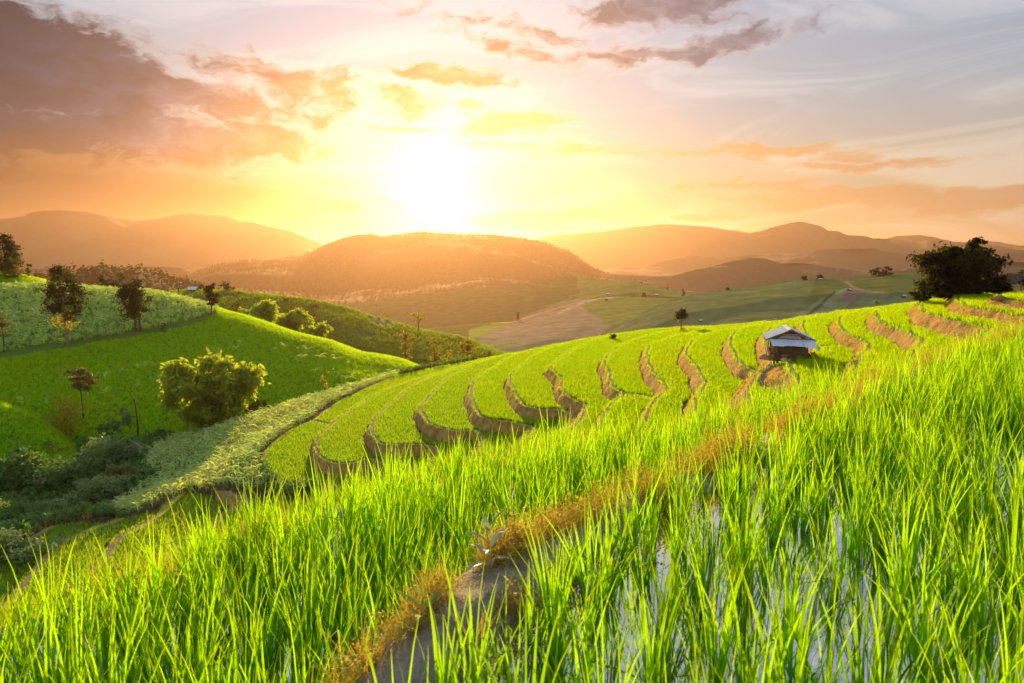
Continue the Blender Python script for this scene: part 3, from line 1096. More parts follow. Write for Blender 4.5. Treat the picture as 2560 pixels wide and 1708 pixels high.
S_mid = loft([
    [(700, 790, 900), (900, 760, 900), (1000, 745, 900), (1100, 735, 900), (1200, 722, 900), (1300, 708, 920), (1440, 695, 950), (1490, 698, 930), (1530, 701, 900),
     (1572, 700, 880), (1617, 712, 850), (1662, 723, 830), (1706, 729, 810), (1760, 737, 790), (1900, 752, 780), (2000, 760, 780)],
    [(700, 862, 760), (900, 848, 730), (1000, 842, 730), (1100, 833, 730), (1200, 822, 730), (1280, 814, 730), (1330, 799, 735), (1400, 780, 755), (1460, 762, 765), (1520, 752, 770),
     (1570, 748, 772), (1640, 752, 760), (1700, 758, 740), (1800, 784, 700), (2000, 818, 650)],
    [(700, 850, 640), (900, 835, 620), (1000, 828, 620), (1100, 818, 620), (1200, 806, 620), (1280, 801, 620), (1330, 785, 630), (1400, 766, 650), (1460, 750, 660), (1520, 743, 665),
     (1570, 740, 670), (1640, 742, 660), (1700, 746, 640), (1800, 770, 600), (2000, 800, 560)],
    [(700, 920, 430), (900, 905, 420), (1100, 897, 420), (1200, 890, 420), (1300, 880, 430), (1400, 862, 440), (1500, 852, 440), (1600, 850, 420), (2000, 865, 400)]],
    300, 150, 3.5, 70.0, 23, 2, back=(200, 60), under=(60, 25))
GRN, BRN, FOR, SAGE, ROAD = (0.17, 0.21, 0.055), (0.30, 0.23, 0.13), (0.12, 0.135, 0.04), (0.24, 0.26, 0.10), (0.46, 0.32, 0.20)
c_mid = painted_hill('hill', S_mid, [
    (z3([(-2000, 2000), (-2000, 500), (800, 600), (830, 780), (300, 1000), (0, 1140), (-500, 1400)]), FOR),
    (z3([(0, 1140), (270, 1010), (420, 960), (650, 935), (830, 880), (980, 980), (1110, 1075), (960, 1170), (600, 1235), (0, 1160)]), BRN),
    (z3([(270, 1000), (420, 955), (850, 825), (1000, 820), (830, 870), (650, 935), (420, 965), (300, 1010)]), (0.30, 0.21, 0.12)),
    (z3([(840, 880), (1000, 830), (1300, 820), (1600, 830), (1400, 930), (1110, 1070)]), (0.19, 0.23, 0.055)),
    (z3([(0, 1160), (600, 1235), (900, 1200), (900, 1400), (0, 1400)]), SAGE),
    (z3([(-100, 1090), (270, 1000), (280, 1025), (0, 1150), (-100, 1200)]), (0.25, 0.29, 0.05)),
    (z3([(640, 950), (750, 895), (830, 868), (1000, 818), (1100, 812), (1250, 800), (1400, 785), (1420, 793), (1250, 812), (1000, 832), (840, 880), (760, 912), (660, 955)]), ROAD),
], GRN, 3)
m_crop = crop_mat('valley_fields')
o = loft_obj('hill', S_mid, m_crop)
add_attr(o.data, 'crop', c_mid, 'FLOAT_VECTOR')
B_mid = bvh_of(S_mid)

S_right = loft([
    [(1380, 915, 290), (1430, 880, 300), (1486, 849, 310), (1528, 823, 320), (1617, 778, 335), (1662, 757, 345), (1721, 739, 355), (1820, 726, 365), (1900, 713, 372), (1949, 705, 376),
     (2027, 698, 380), (2107, 698, 385), (2176, 693, 390), (2232, 686, 395), (2300, 684, 400), (2450, 690, 405), (2700, 705, 410)],
    [(1380, 940, 260), (1528, 870, 275), (1700, 800, 285), (1900, 765, 300), (2100, 750, 305), (2300, 745, 310), (2700, 760, 315)],
    [(1380, 980, 215), (1528, 930, 220), (1700, 880, 225), (1900, 845, 235), (2100, 825, 240), (2300, 815, 245), (2700, 815, 250)]],
    300, 110, 1.2, 45.0, 43, 2, back=(60, 18), under=(60, 20))
c_right = painted_hill('hill', S_right, [
    (z4([(-2000, 900), (0, 740), (560, 660), (600, 680), (480, 1000), (300, 1200), (-2000, 1600)]), (0.17, 0.19, 0.07)),
    (z4([(780, 760), (850, 740), (1000, 755), (860, 900), (400, 1100), (200, 1100)]), (0.20, 0.24, 0.11)),
    (z4([(860, 760), (1030, 760), (900, 860), (770, 860)]), (0.22, 0.15, 0.10)),
    (z4([(1050, 770), (1500, 830), (1500, 1000), (800, 1000), (900, 890)]), (0.16, 0.20, 0.09)),
    (z4([(820, 672), (880, 690), (930, 735), (1030, 755), (1200, 775), (1300, 810), (1290, 818), (1180, 788), (1020, 768), (915, 748), (860, 700)]), (0.32, 0.21, 0.11)),
    (z4([(400, 1090), (640, 900), (770, 775), (760, 768), (620, 880), (380, 1080)]), (0.09, 0.085, 0.04)),
], (0.14, 0.16, 0.045), 5)
o = loft_obj('hill', S_right, m_crop)
add_attr(o.data, 'crop', c_right, 'FLOAT_VECTOR')
B_right = bvh_of(S_right)

m_forest = earth_mat('forest_slope', [(0.0, (0.018, 0.022, 0.008)), (0.5, (0.035, 0.042, 0.014)), (1.0, (0.055, 0.06, 0.02))], 0.02, 0.5, 0.95, 4.0)
m_far = earth_mat('far_mountain', [(0.0, (0.05, 0.055, 0.035)), (0.5, (0.075, 0.08, 0.05)), (1.0, (0.11, 0.11, 0.065))], 0.006, 0.6, 0.95, 8.0)

S_mount = loft([
    [(330, 735, 2000), (380, 715, 2000), (440, 700, 2000), (500, 680, 2000), (560, 660, 2000), (640, 652, 2000), (700, 645, 2000), (760, 638, 2000), (800, 618, 2000), (850, 598, 2000), (890, 588, 2000),
     (930, 588, 2000), (960, 592, 2000), (1000, 588, 2000), (1060, 581, 2000), (1150, 583, 2000), (1250, 585, 2000), (1310, 593, 2000), (1350, 605, 2000), (1370, 615, 2000),
     (1410, 632, 2000), (1440, 648, 2000), (1470, 668, 2000), (1500, 682, 2000), (1540, 697, 2000), (1640, 716, 2000)],
    [(330, 742, 1500), (440, 725, 1500), (560, 700, 1500), (700, 702, 1450), (830, 706, 1400), (920, 696, 1400), (1000, 682, 1400), (1100, 670, 1400), (1200, 662, 1400), (1300, 670, 1400), (1380, 684, 1400), (1440, 695, 1400),
     (1540, 710, 1400), (1640, 725, 1400)],
    [(330, 770, 1050), (560, 750, 1000), (800, 765, 1000), (1000, 750, 1000), (1200, 740, 1000), (1400, 735, 1050), (1640, 745, 1050)],
    [(330, 830, 760), (800, 830, 760), (1200, 820, 760), (1640, 800, 800)]],
    420, 150, 16.0, 160.0, 53, 2, back=(300, 70), under=(100, 20))
loft_obj('mountain', S_mount, m_forest)
B_mount = bvh_of(S_mount)

S_lf = loft([
    [(-300, 700, 760), (0, 690, 760), (125, 690, 760), (179, 678, 760), (226, 681, 760), (256, 678, 760), (298, 678, 760), (345, 675, 760), (387, 690, 760), (432, 702, 760), (480, 715, 760), (600, 745, 760)],
    [(-300, 780, 520), (300, 775, 520), (600, 800, 520)]], 160, 50, 4.0, 50.0, 63, 1, back=(120, 40), under=(60, 30))
loft_obj('hill', S_lf, m_forest)
B_lf = bvh_of(S_lf)


def far_ridge(crest, dist, depth, seed, amp=0.30, base=-95.0, nu=500, name='mountain'):
    r = np.array(crest, float)
    q = np.linspace(r[0, 0], r[-1, 0], nu)
    py = np.interp(q, r[:, 0], r[:, 1])
    C = np.array([at_y(a, b, dist) for a, b in zip(q, py)])
    C[:, 2] += dist * 0.0006 * fbm(C[:, 0], C[:, 0] * 0, dist * 0.012, 4, seed)
    nv = 64
    S = np.zeros((nv, nu, 3))
    for i, t in enumerate(np.linspace(-0.5, 1.0, nv)):
        yy = dist + dist * 0.06 * np.sin(q / 90 + seed) - t * depth
        prof = (1 - abs(t)) ** 1.25
        S[i, :, 0] = C[:, 0] * (yy / dist) if t > 0 else C[:, 0]
        S[i, :, 1] = yy
        hgt = np.maximum(C[:, 2] - base, 5) * np.clip(np.minimum(np.arange(nu), np.arange(nu)[::-1]) / (nu * 0.07), 0, 1) ** 0.7
        spur = fbm(S[i, :, 0], S[i, :, 1], depth * 0.30, 5, seed + 5) * amp * min(1, abs(t) * 4) * (1 - abs(t))
        S[i, :, 2] = base + hgt * (yy / dist) ** 0 * (prof + spur) - 4
    S[..., 2] += np.where(np.linspace(-0.5, 1.0, nv)[:, None] > 0.98, -20, 0)
    loft_obj(name, S, m_far)
    return S


far_ridge([(-300, 676), (-100, 669), (83, 668), (238, 665), (342, 663), (402, 668), (447, 690), (480, 708), (560, 735)], 1900, 500, 3)
far_ridge([(1380, 705), (1450, 682), (1528, 680), (1617, 682), (1662, 683), (1706, 673), (1766, 662), (1826, 650), (1900, 639), (1915, 639), (1970, 659), (2000, 655), (2033, 655), (2069, 662),
           (2113, 668), (2158, 673), (2232, 667), (2304, 661), (2400, 656), (2470, 662), (2560, 652), (2800, 650), (3100, 670)], 1650, 400, 5)
far_ridge([(1300, 700), (1440, 668), (1500, 668), (1596, 667), (1677, 646), (1751, 637), (1825, 643), (1860, 641), (1928, 631), (1958, 632), (2039, 622), (2173, 619), (2238, 628), (2277, 637), (2307, 646),
           (2390, 632), (2467, 622), (2515, 628), (2560, 640), (2800, 650), (3100, 670)], 3000, 700, 7)
far_ridge([(1200, 640), (1362, 592), (1498, 577), (1585, 564), (1672, 556), (1716, 560), (1770, 569), (1825, 583), (1868, 585), (1906, 575), (1983, 554), (2053, 558), (2070, 571), (2097, 572), (2130, 586),
           (2162, 583), (2206, 596), (2232, 592), (2256, 595), (2283, 606), (2319, 598), (2351, 604), (2400, 610), (2470, 625), (2560, 625), (2800, 620), (3100, 640)], 4600, 1100, 9)
far_ridge([(1700, 600), (1790, 578), (1850, 574), (1890, 580), (2200, 600), (2240, 590), (2300, 600), (2400, 612), (2480, 598), (2560, 612), (2800, 610)], 6200, 1000, 11)
far_ridge([(-400, 545), (0, 540), (120, 534), (218, 530), (300, 545), (349, 550), (414, 535), (436, 527), (523, 533), (577, 548), (640, 556), (720, 575), (800, 605), (880, 640), (960, 668), (1100, 690)], 3900, 1100, 15)

gm = np.array([[x, y] for y in np.r_[-300, 30, 160, 300, np.geomspace(420, 9000, 60)] for x in np.linspace(-8000, 8000, 81)])
gz = -96 + 3 * fbm(gm[:, 0], gm[:, 1], 600, 3, 2) - 40 * np.clip(1 - gm[:, 1] / 500, 0, 1) * 0
n_y = 64
gi = np.arange(n_y * 81).reshape(n_y, 81)
gf = np.stack([gi[:-1, :-1], gi[:-1, 1:], gi[1:, 1:], gi[1:, :-1]], -1).reshape(-1, 4)
m_valley = earth_mat('valley_ground', [(0.0, (0.03, 0.035, 0.014)), (0.5, (0.06, 0.065, 0.028)), (1.0, (0.11, 0.095, 0.05))], 0.008, 0.3)
tag(mesh_np('ground', np.c_[gm, gz], gf, m_valley, None, True), kind='structure')


# ================================================================== crops and grass
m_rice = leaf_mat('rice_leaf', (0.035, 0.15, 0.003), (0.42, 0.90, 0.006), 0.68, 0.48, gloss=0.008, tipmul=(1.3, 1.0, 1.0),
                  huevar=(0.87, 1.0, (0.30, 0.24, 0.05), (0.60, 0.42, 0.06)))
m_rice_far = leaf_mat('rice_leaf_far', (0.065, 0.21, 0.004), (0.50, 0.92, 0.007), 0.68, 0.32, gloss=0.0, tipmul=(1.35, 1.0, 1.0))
m_upland = leaf_mat('upland_rice_leaf', (0.10, 0.30, 0.006), (0.60, 0.95, 0.010), 0.66, 0.42, gloss=0.0)
m_corn = leaf_mat('corn_leaf', (0.48, 0.72, 0.22), (0.75, 1.0, 0.10), 0.52, 0.5, gloss=0.06, gcol=(1.0, 0.98, 0.92), grough=0.45)
m_dry = leaf_mat('dry_grass', (0.56, 0.41, 0.08), (0.95, 0.66, 0.08), 0.45, 0.40, gloss=0.0,
                 huevar=(0.55, 1.0, (0.26, 0.26, 0.04), (0.55, 0.50, 0.05)))
m_weed = leaf_mat('dike_weed', (0.60, 0.36, 0.06), (1.0, 0.62, 0.06), 0.45, 0.40, gloss=0.02,
                  huevar=(0.30, 0.9, (0.30, 0.38, 0.05), (0.72, 0.82, 0.07)))
m_hillgrass = leaf_mat('hill_grass', (0.12, 0.22, 0.015), (0.42, 0.66, 0.02), 0.5, 0.35, gloss=0.0)


def tuft(rng, n, h0, h1, wid, segs, spread, droop, base=0.05, kink=False):
    kink_s = np.where(rng.random(n) < 0.16, rng.integers(2, max(3, segs), n), -1)
    kink_a = rng.uniform(0.5, 1.5, n)
    V, Fq, Tp = [], [], []
    for b in range(n):
        a = rng.uniform(0, 2 * math.pi)
        out = np.array((math.cos(a), math.sin(a), 0))
        sidea = a + math.pi / 2 + rng.uniform(-0.9, 0.9)
        side = np.array((math.cos(sidea), math.sin(sidea), 0))
        L = rng.uniform(h0, h1)
        lean = rng.uniform(0.02, spread)
        dr = rng.uniform(0.2, 1.0) * droop
        p0 = out * rng.uniform(0, base)
        i0 = len(V)
        w0 = wid * rng.uniform(0.7, 1.2)
        ang = lean
        p = p0.copy()
        for s in range(segs + 1):
            t = s / segs
            wv = w0 * (0.55 + 0.9 * t - 1.45 * t * t) if t < 1 else 0.0
            wv = max(wv, 0.001)
            V.append(p - side * wv / 2)
            V.append(p + side * wv / 2)
            Tp += [t, t]
            if s < segs:
                Fq.append((i0 + 2 * s, i0 + 2 * s + 1, i0 + 2 * s + 3, i0 + 2 * s + 2))
            ang2 = ang + dr * t ** 1.5
            p = p + (out * math.sin(ang2) + np.array((0, 0, 1)) * math.cos(ang2)) * (L / segs)
            if kink and s == kink_s[b]:
                ang = ang + kink_a[b]
    return np.array(V), np.array(Fq), np.array(Tp)


def broad_weed(rng, n, h, leaf):
    """low leafy weed: stems with small oval leaves"""
    V, Fq = [], []
    for b in range(n):
        a = rng.uniform(0, 2 * math.pi)
        r = rng.uniform(0, 0.09)
        p = np.array((math.cos(a) * r, math.sin(a) * r, 0))
        for k in range(5):
            c = p + np.array((rng.uniform(-.05, .05), rng.uniform(-.05, .05), h * (k + 1) / 5 * rng.uniform(0.7, 1.1)))
            d = np.array((rng.uniform(-1, 1), rng.uniform(-1, 1), rng.uniform(-0.2, 0.8)))
            d /= np.linalg.norm(d)
            s = np.cross(d, np.array((0.1, 0.2, 1.0)))
            s /= np.linalg.norm(s)
            L = leaf * rng.uniform(0.6, 1.2)
            i = len(V)
            V += [c, c + d * L * .5 + s * L * .28, c + d * L, c + d * L * .5 - s * L * .28]
            Fq.append((i, i + 1, i + 2, i + 3))
    return np.array(V), np.array(Fq)


def corn_plant(rng, h):
    V, Fq = [], []
    # stalk
    for k in range(2):
        a = k * math.pi / 2
        s = np.array((math.cos(a), math.sin(a), 0)) * 0.014
        i = len(V)
        V += [-s, s, s * .5 + np.array((0, 0, h * .6)), -s * .5 + np.array((0, 0, h * .6))]
        Fq.append((i, i + 1, i + 2, i + 3))
    n = int(rng.integers(7, 9))
    a0 = rng.uniform(0, 6.28)
    for b in range(n):
        a = a0 + b * math.pi + rng.uniform(-.5, .5)
        out = np.array((math.cos(a), math.sin(a), 0))
        side = np.array((-math.sin(a), math.cos(a), 0))
        tw = rng.uniform(-1.1, 1.1)
        side = side * math.cos(tw) + np.array((0, 0, 1)) * math.sin(tw)
        p = np.array((0, 0, h * (0.15 + 0.5 * b / n)))
        L = h * rng.uniform(0.65, 0.95)
        ang = rng.uniform(0.55, 1.05)
        dr = rng.uniform(1.1, 2.0)
        i0 = len(V)
        segs = 5
        for s in range(segs + 1):
            t = s / segs
            wv = max(0.115 * h * (0.6 + 1.1 * t - 1.7 * t * t), 0.002)
            V.append(p - side * wv / 2)
            V.append(p + side * wv / 2)
            if s < segs:
                Fq.append((i0 + 2 * s, i0 + 2 * s + 1, i0 + 2 * s + 3, i0 + 2 * s + 2))
            an = ang + dr * t
            p = p + (out * math.sin(an) + np.array((0, 0, 1)) * math.cos(an)) * (L / segs)
    return np.array(V), np.array(Fq)


def protos(name, mat, gens):
    c = bpy.data.collections.new(name)
    for i, gq in enumerate(gens):
        o = mesh_np('%s_%02d' % (name, i), gq[0], gq[1], mat, None, True, linkit=False)
        if len(gq) > 2:
            add_attr(o.data, 'tip', gq[2])
        c.objects.link(o)
    return c


NG = {}


def scatter_group(coll):
    if coll.name in NG:
        return NG[coll.name]
    g = bpy.data.node_groups.new('scatter_' + coll.name, 'GeometryNodeTree')
    g.interface.new_socket('Geometry', in_out='INPUT', socket_type='NodeSocketGeometry')
    g.interface.new_socket('Geometry', in_out='OUTPUT', socket_type='NodeSocketGeometry')
    gi_, go_ = g.nodes.new('NodeGroupInput'), g.nodes.new('NodeGroupOutput')
    ci = g.nodes.new('GeometryNodeCollectionInfo')
    ci.inputs['Collection'].default_value = coll
    ci.inputs['Separate Children'].default_value = True
    ci.inputs['Reset Children'].default_value = True
    ip = g.nodes.new('GeometryNodeInstanceOnPoints')
    ip.inputs['Pick Instance'].default_value = True

    def na(nm, typ):
        a = g.nodes.new('GeometryNodeInputNamedAttribute')
        a.data_type = typ
        a.inputs['Name'].default_value = nm
        return a.outputs[0]
    er = g.nodes.new('FunctionNodeEulerToRotation')
    L = g.links
    L.new(gi_.outputs[0], ip.inputs['Points'])
    L.new(ci.outputs[0], ip.inputs['Instance'])
    L.new(na('idx', 'INT'), ip.inputs['Instance Index'])
    L.new(na('rot', 'FLOAT_VECTOR'), er.inputs[0])
    L.new(er.outputs[0], ip.inputs['Rotation'])
    L.new(na('scl', 'FLOAT_VECTOR'), ip.inputs['Scale'])
    L.new(ip.outputs[0], go_.inputs[0])
    NG[coll.name] = g
    return g


def scatter(name, P, coll, smin, smax, tilt=0.12, label=None, cat=None, group=None, zs=None, parent=None):
    n = len(P)
    me = bpy.data.meshes.new(name)
    me.vertices.add(n)
    me.vertices.foreach_set('co', np.ascontiguousarray(P, dtype=np.float32).ravel())
    rot = np.c_[RNG.uniform(-tilt, tilt, (n, 2)), RNG.uniform(0, 6.283, n)]
    s = RNG.uniform(smin, smax, n)
    scl = np.c_[s, s, s * (RNG.uniform(0.85, 1.15, n) if zs is None else zs)]
    add_attr(me, 'rot', rot, 'FLOAT_VECTOR')
    add_attr(me, 'scl', scl, 'FLOAT_VECTOR')
    add_attr(me, 'idx', RNG.integers(0, len(coll.objects), n), 'INT')
    o = bpy.data.objects.new(name, me)
    link(o, parent)
    md = o.modifiers.new('scatter', 'NODES')
    md.node_group = scatter_group(coll)
    tag(o, label, cat, group, 'stuff')
    return o


def in_view(P, mx=160, top=-400, bot=400):
    px, py = proj(P[:, 0], P[:, 1], P[:, 2])
    return (px > -mx) & (px < 2560 + mx) & (py > top) & (py < 1708 + bot)


rp = np.random.default_rng(5)
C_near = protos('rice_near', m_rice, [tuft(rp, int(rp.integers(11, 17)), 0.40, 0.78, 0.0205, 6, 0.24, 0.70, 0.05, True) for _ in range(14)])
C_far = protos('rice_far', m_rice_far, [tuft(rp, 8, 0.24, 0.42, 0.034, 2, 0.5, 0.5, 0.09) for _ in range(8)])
C_up = protos('rice_upland', m_upland, [tuft(rp, 11, 0.35, 0.70, 0.07, 2, 0.6, 0.6, 0.30) for _ in range(8)])
C_dry = protos('dry_grass', m_dry, [tuft(rp, 9, 0.08, 0.22, 0.022, 2, 0.9, 0.9, 0.08) for _ in range(8)])
C_weed = protos('weed', m_weed, [broad_weed(rp, 15, 0.14, 0.024) for _ in range(6)] +
                [tuft(rp, 14, 0.08, 0.24, 0.0055, 4, 1.0, 1.4, 0.07) for _ in range(7)])
C_corn = protos('corn', m_corn, [corn_plant(rp, 1.0) for _ in range(8)])
C_hg = protos('hill_grass', m_hillgrass, [tuft(rp, 9, 0.5, 1.1, 0.13, 2, 0.8, 0.5, 0.5) for _ in range(6)])

# --- rice in the two nearest paddies
gxx, gyy = np.meshgrid(np.arange(-7, 16, 0.16), np.arange(1.2, 21, 0.16), indexing='ij')
P = np.c_[gxx.ravel(), gyy.ravel()] + RNG.uniform(-0.07, 0.07, (gxx.size, 2))
d1_, _, s1_ = seg_dist(P[:, 0], P[:, 1], DIKE)
d2_, _, s2_ = seg_dist(P[:, 0], P[:, 1], EDGE)
ok = (d1_ > np.where(s1_ < 0, np.where(P[:, 1] > 3.2, 0.16, 0.28), np.where(P[:, 1] > 4.5, 0.20, 0.30))) & (s2_ < 0) & (d2_ > 0.05) & (np.hypot(P[:, 0], P[:, 1]) > 1.6)
gap = fbm(P[:, 0], P[:, 1], 0.9, 3, 61)
thin = np.where((s1_ < 0) & (P[:, 1] < 5), 0.86, np.where(s1_ < 0, 0.9, 0.97)) - np.clip(gap, -0.3, 0.4) * 0.8
thin = np.where(s1_ < 0, thin, 1.0)
ok &= RNG.random(len(P)) < thin
P, side_r = P[ok], s1_[ok] < 0
P3 = np.c_[P, np.where(side_r, ZR, ZL)]
v_ok = in_view(P3, 500, -900, 1600)
P3, side_r = P3[v_ok], side_r[v_ok]
scatter('rice_crop', P3[side_r], C_near, 0.64, 0.90, 0.14, 'tall bright green rice standing in the flooded right hand foreground paddy', 'rice')
scatter('rice_crop', P3[~side_r], C_near, 0.80, 1.06, 0.14, 'bright green rice in the foreground paddy left of the weedy dike', 'rice')

# --- dry weeds on the dike and on the outer lip
n = 5600
pp = np.array([DIKE[i] + (DIKE[i + 1] - DIKE[i]) * t for i, t in zip(RNG.integers(2, len(DIKE) - 1, n), RNG.random(n))])
pp = pp + RNG.normal(0, 0.17, (n, 2))
ix = np.clip(((pp[:, 0] - gx[0]) / 0.075).astype(int), 0, len(gx) - 1)
iy = np.clip(((pp[:, 1] - gy[0]) / 0.075).astype(int), 0, len(gy) - 1)
dd_, _, ss_ = seg_dist(pp[:, 0], pp[:, 1], DIKE)
# the weeds hang over the downhill shoulder; the trodden top stays bare mud
keep = (dd_ < 0.42) & ((ss_ > 0) & (dd_ > 0.05) | (dd_ > 0.22) & (RNG.random(n) < 0.35) | (pp[:, 1] > 4.2))
wnz = fbm(pp[:, 0], pp[:, 1], 0.40, 3, 88)
keep &= (wnz > -0.02) | ((pp[:, 1] < 5.0) & (ss_ > 0) & (dd_ > 0.06) & (dd_ < 0.26) & (wnz > -0.28))
W3 = np.c_[pp, NZ[ix, iy]][keep]
W3 = W3[in_view(W3)]
wz = np.clip(0.55 + W3[:, 1] * 0.14, 0.9, 1.9) * RNG.uniform(0.6, 1.2, len(W3))
scatter('dike_weeds', W3, C_weed, 0.45, 1.15, 0.4, 'orange and yellow dry weeds along the foreground dike', 'weeds', zs=wz)
n = 1500
e_i = RNG.integers(1, len(EDGE) - 1, n)
pe = np.array([EDGE[i] + (EDGE[i + 1] - EDGE[i]) * t for i, t in zip(e_i, RNG.random(n))]) + RNG.normal(0, 0.16, (n, 2))
ix = np.clip(((pe[:, 0] - gx[0]) / 0.075).astype(int), 0, len(gx) - 1)
iy = np.clip(((pe[:, 1] - gy[0]) / 0.075).astype(int), 0, len(gy) - 1)
E3 = np.c_[pe, NZ[ix, iy]]
E3 = E3[in_view(E3, 300, -400, 800) & (fbm(pe[:, 0], pe[:, 1], 0.7, 2, 71) > -0.1)]
scatter('edge_weeds', E3, C_weed, 0.6, 1.5, 0.4, 'reddish dry weeds on the outer edge of the left foreground paddy', 'weeds')

# --- rice on every terrace of the spur
gxx, gyy = np.meshgrid(np.arange(-48, 62, 0.185), np.arange(22, 128, 0.185), indexing='ij')
P = np.c_[gxx.ravel(), gyy.ravel()] + RNG.uniform(-0.055, 0.055, (gxx.size, 2))
P = P[(np.abs(np.arctan2(P[:, 0], P[:, 1])) < rad(45)) & (np.hypot(P[:, 0], P[:, 1]) < 148)]
z_ = terrain_at(P[:, 0], P[:, 1], TZ)
P = np.c_[P, z_]
P = P[in_view(P, 120, 0, -150)]
tt = terrain_at(P[:, 0], P[:, 1], terr.astype(float))
dl = terrain_at(P[:, 0], P[:, 1], np.minimum(d_lip, 20))
dft = terrain_at(P[:, 0], P[:, 1], np.clip(d_foot, -3, 20))
hs_ = terrain_at(P[:, 0], P[:, 1], Hs)
crs = terrain_at(P[:, 0], P[:, 1], cross_d)
hutd = np.hypot(P[:, 0] - HUT_C[0], P[:, 1] - HUT_C[1])
px_, py_ = proj(P[:, 0], P[:, 1], P[:, 2])
far_r = np.hypot(P[:, 0], P[:, 1])
lvl = np.clip(np.searchsorted(LEVELS, hs_, side='right') - 1, 0, len(LEVELS) - 2)
nearE, _, sideE = seg_dist(P[:, 0], P[:, 1], EDGE)
ok = (tt > 0.97) & (dl > np.where(lvl < 4, 0.52, 0.34)) & (dft > 0.16) & (crs > 0.32) & (hutd > 1.75) & ((sideE > 0) & (nearE > 2.5))
# the low terraces and the lowest strips are freshly planted and still show mud
dens = np.where(lvl < 4, 0.9, 1.0)
ok &= RNG.random(len(P)) < dens
P, lvl = P[ok], lvl[ok]
n_rice = len(P)
for k in range(len(LEVELS) - 1):
    q = P[lvl == k]
    if len(q) < 40:
        continue
    small = 0.85 if k < 4 else (0.8 if k < 8 else 1.0)
    scatter('rice_crop', q, C_far, 0.78 * small, 1.15 * small, 0.15, 'young green rice on the ' + terrace_words(k), 'rice')

# --- dry grass on the banks
gxx, gyy = np.meshgrid(np.arange(-40, 55, 0.15), np.arange(26, 110, 0.15), indexing='ij')
P = np.c_[gxx.ravel(), gyy.ravel()] + RNG.uniform(-0.075, 0.075, (gxx.size, 2))
P = P[np.abs(np.arctan2(P[:, 0], P[:, 1])) < rad(41)]
tbv = terrain_at(P[:, 0], P[:, 1], tb)
dlv = terrain_at(P[:, 0], P[:, 1], np.minimum(d_lip, 20))
ttv = terrain_at(P[:, 0], P[:, 1], terr.astype(float))
P = np.c_[P, terrain_at(P[:, 0], P[:, 1], TZ)]
nz = fbm(P[:, 0], P[:, 1], 1.5, 3, 91)
right = np.clip((P[:, 0] + 12) / 22, 0, 1)          # the upper banks are shaggier than the bare lower ones
pr = np.where(tbv > 0.08, 0.25 + 0.65 * right, np.where(dlv < 0.30, 0.20, 0.0)) * np.clip(0.75 + nz, 0.1, 1)
ok = (ttv > 0.9) & (RNG.random(len(P)) < pr) & in_view(P, 60, 0, -150)
bank_pts = P[ok]
scatter('bank_grass', bank_pts, C_dry, 0.5, 1.15, 0.5, 'short dry orange grass on the terrace banks', 'grass')


# --- points on a lofted hill
def loft_points(S, dens_, mask=None, rng=RNG):
    A, B, C, D = S[:-1, :-1], S[1:, :-1], S[1:, 1:], S[:-1, 1:]
    area = 0.5 * np.linalg.norm(np.cross(C - A, D - B), axis=-1).ravel()
    cen = (0.25 * (A + B + C + D)).reshape(-1, 3)
    vis = in_view(cen, 100, 0, 0)
    if mask is not None:
        px, py = proj(cen[:, 0], cen[:, 1], cen[:, 2])
        vis &= mask(px, py, cen)
    area = np.where(vis, area, 0)
    n = int(area.sum() * dens_)
    c = rng.choice(len(area), n, p=area / area.sum())
    u, v = rng.random((2, n, 1))
    f = lambda Q: Q.reshape(-1, 3)[c]
    return (f(A) * (1 - u) + f(B) * u) * (1 - v) + (f(D) * (1 - u) + f(C) * u) * v


CB = np.array([(-400, 960), (0, 891), (101, 873), (179, 866), (268, 847), (366, 833), (417, 823), (506, 802), (540, 782)])


def corn_zone(px, py, c):
    return (px < 542) & (py < np.interp(px, CB[:, 0], CB[:, 1]) - 6)


def rice_zone(px, py, c):
    return (px > 542) | (py > np.interp(px, CB[:, 0], CB[:, 1]) + 7)


def front_of_crest(S, rows_back=2.0, rows=6):
    pass


nvL = S_left.shape[0]
front = S_left[int(nvL * 1.75 / 5):]
lp = loft_points(front, 15.0, rice_zone)
scatter('upland_rice', lp, C_up, 0.55, 0.95, 0.2, 'dense green upland rice on the flank of the left hill', 'rice')
tp_ = loft_points(S_top[int(S_top.shape[0] * 1.5 / 5):], 8.0)
scatter('upland_rice', tp_, C_up, 0.6, 1.0, 0.2, 'strip of green rice on the small terraces under the black skyline trees', 'rice')
pp_ = loft_points(S_plot[int(S_plot.shape[0] * 1.6 / 5):], 14.0)
scatter('upland_rice', pp_, C_up, 0.6, 1.0, 0.2, 'bright green rice on the raised plot at the left edge', 'rice')
cp = loft_points(front, 1.8, corn_zone)
scatter('corn_crop', cp, C_corn, 0.85, 1.3, 0.2, 'young corn covering the shoulder of the left hill behind the trees', 'corn')
nvR = S_ridge.shape[0]
rp_ = loft_points(S_ridge[int(nvR * 1.7 / 5):], 2.2, lambda px, py, c: fbm(c[:, 0], c[:, 1], 22.0, 3, 14) + np.clip((py - 740) * -0.004, -0.4, 0.3) + 0.34 + np.clip((px - 700) / 900, 0, .5) > 0)
scatter('ridge_grass', rp_, C_hg, 0.6, 1.1, 0.3, 'green grass on the second ridge below the small far hut', 'grass')

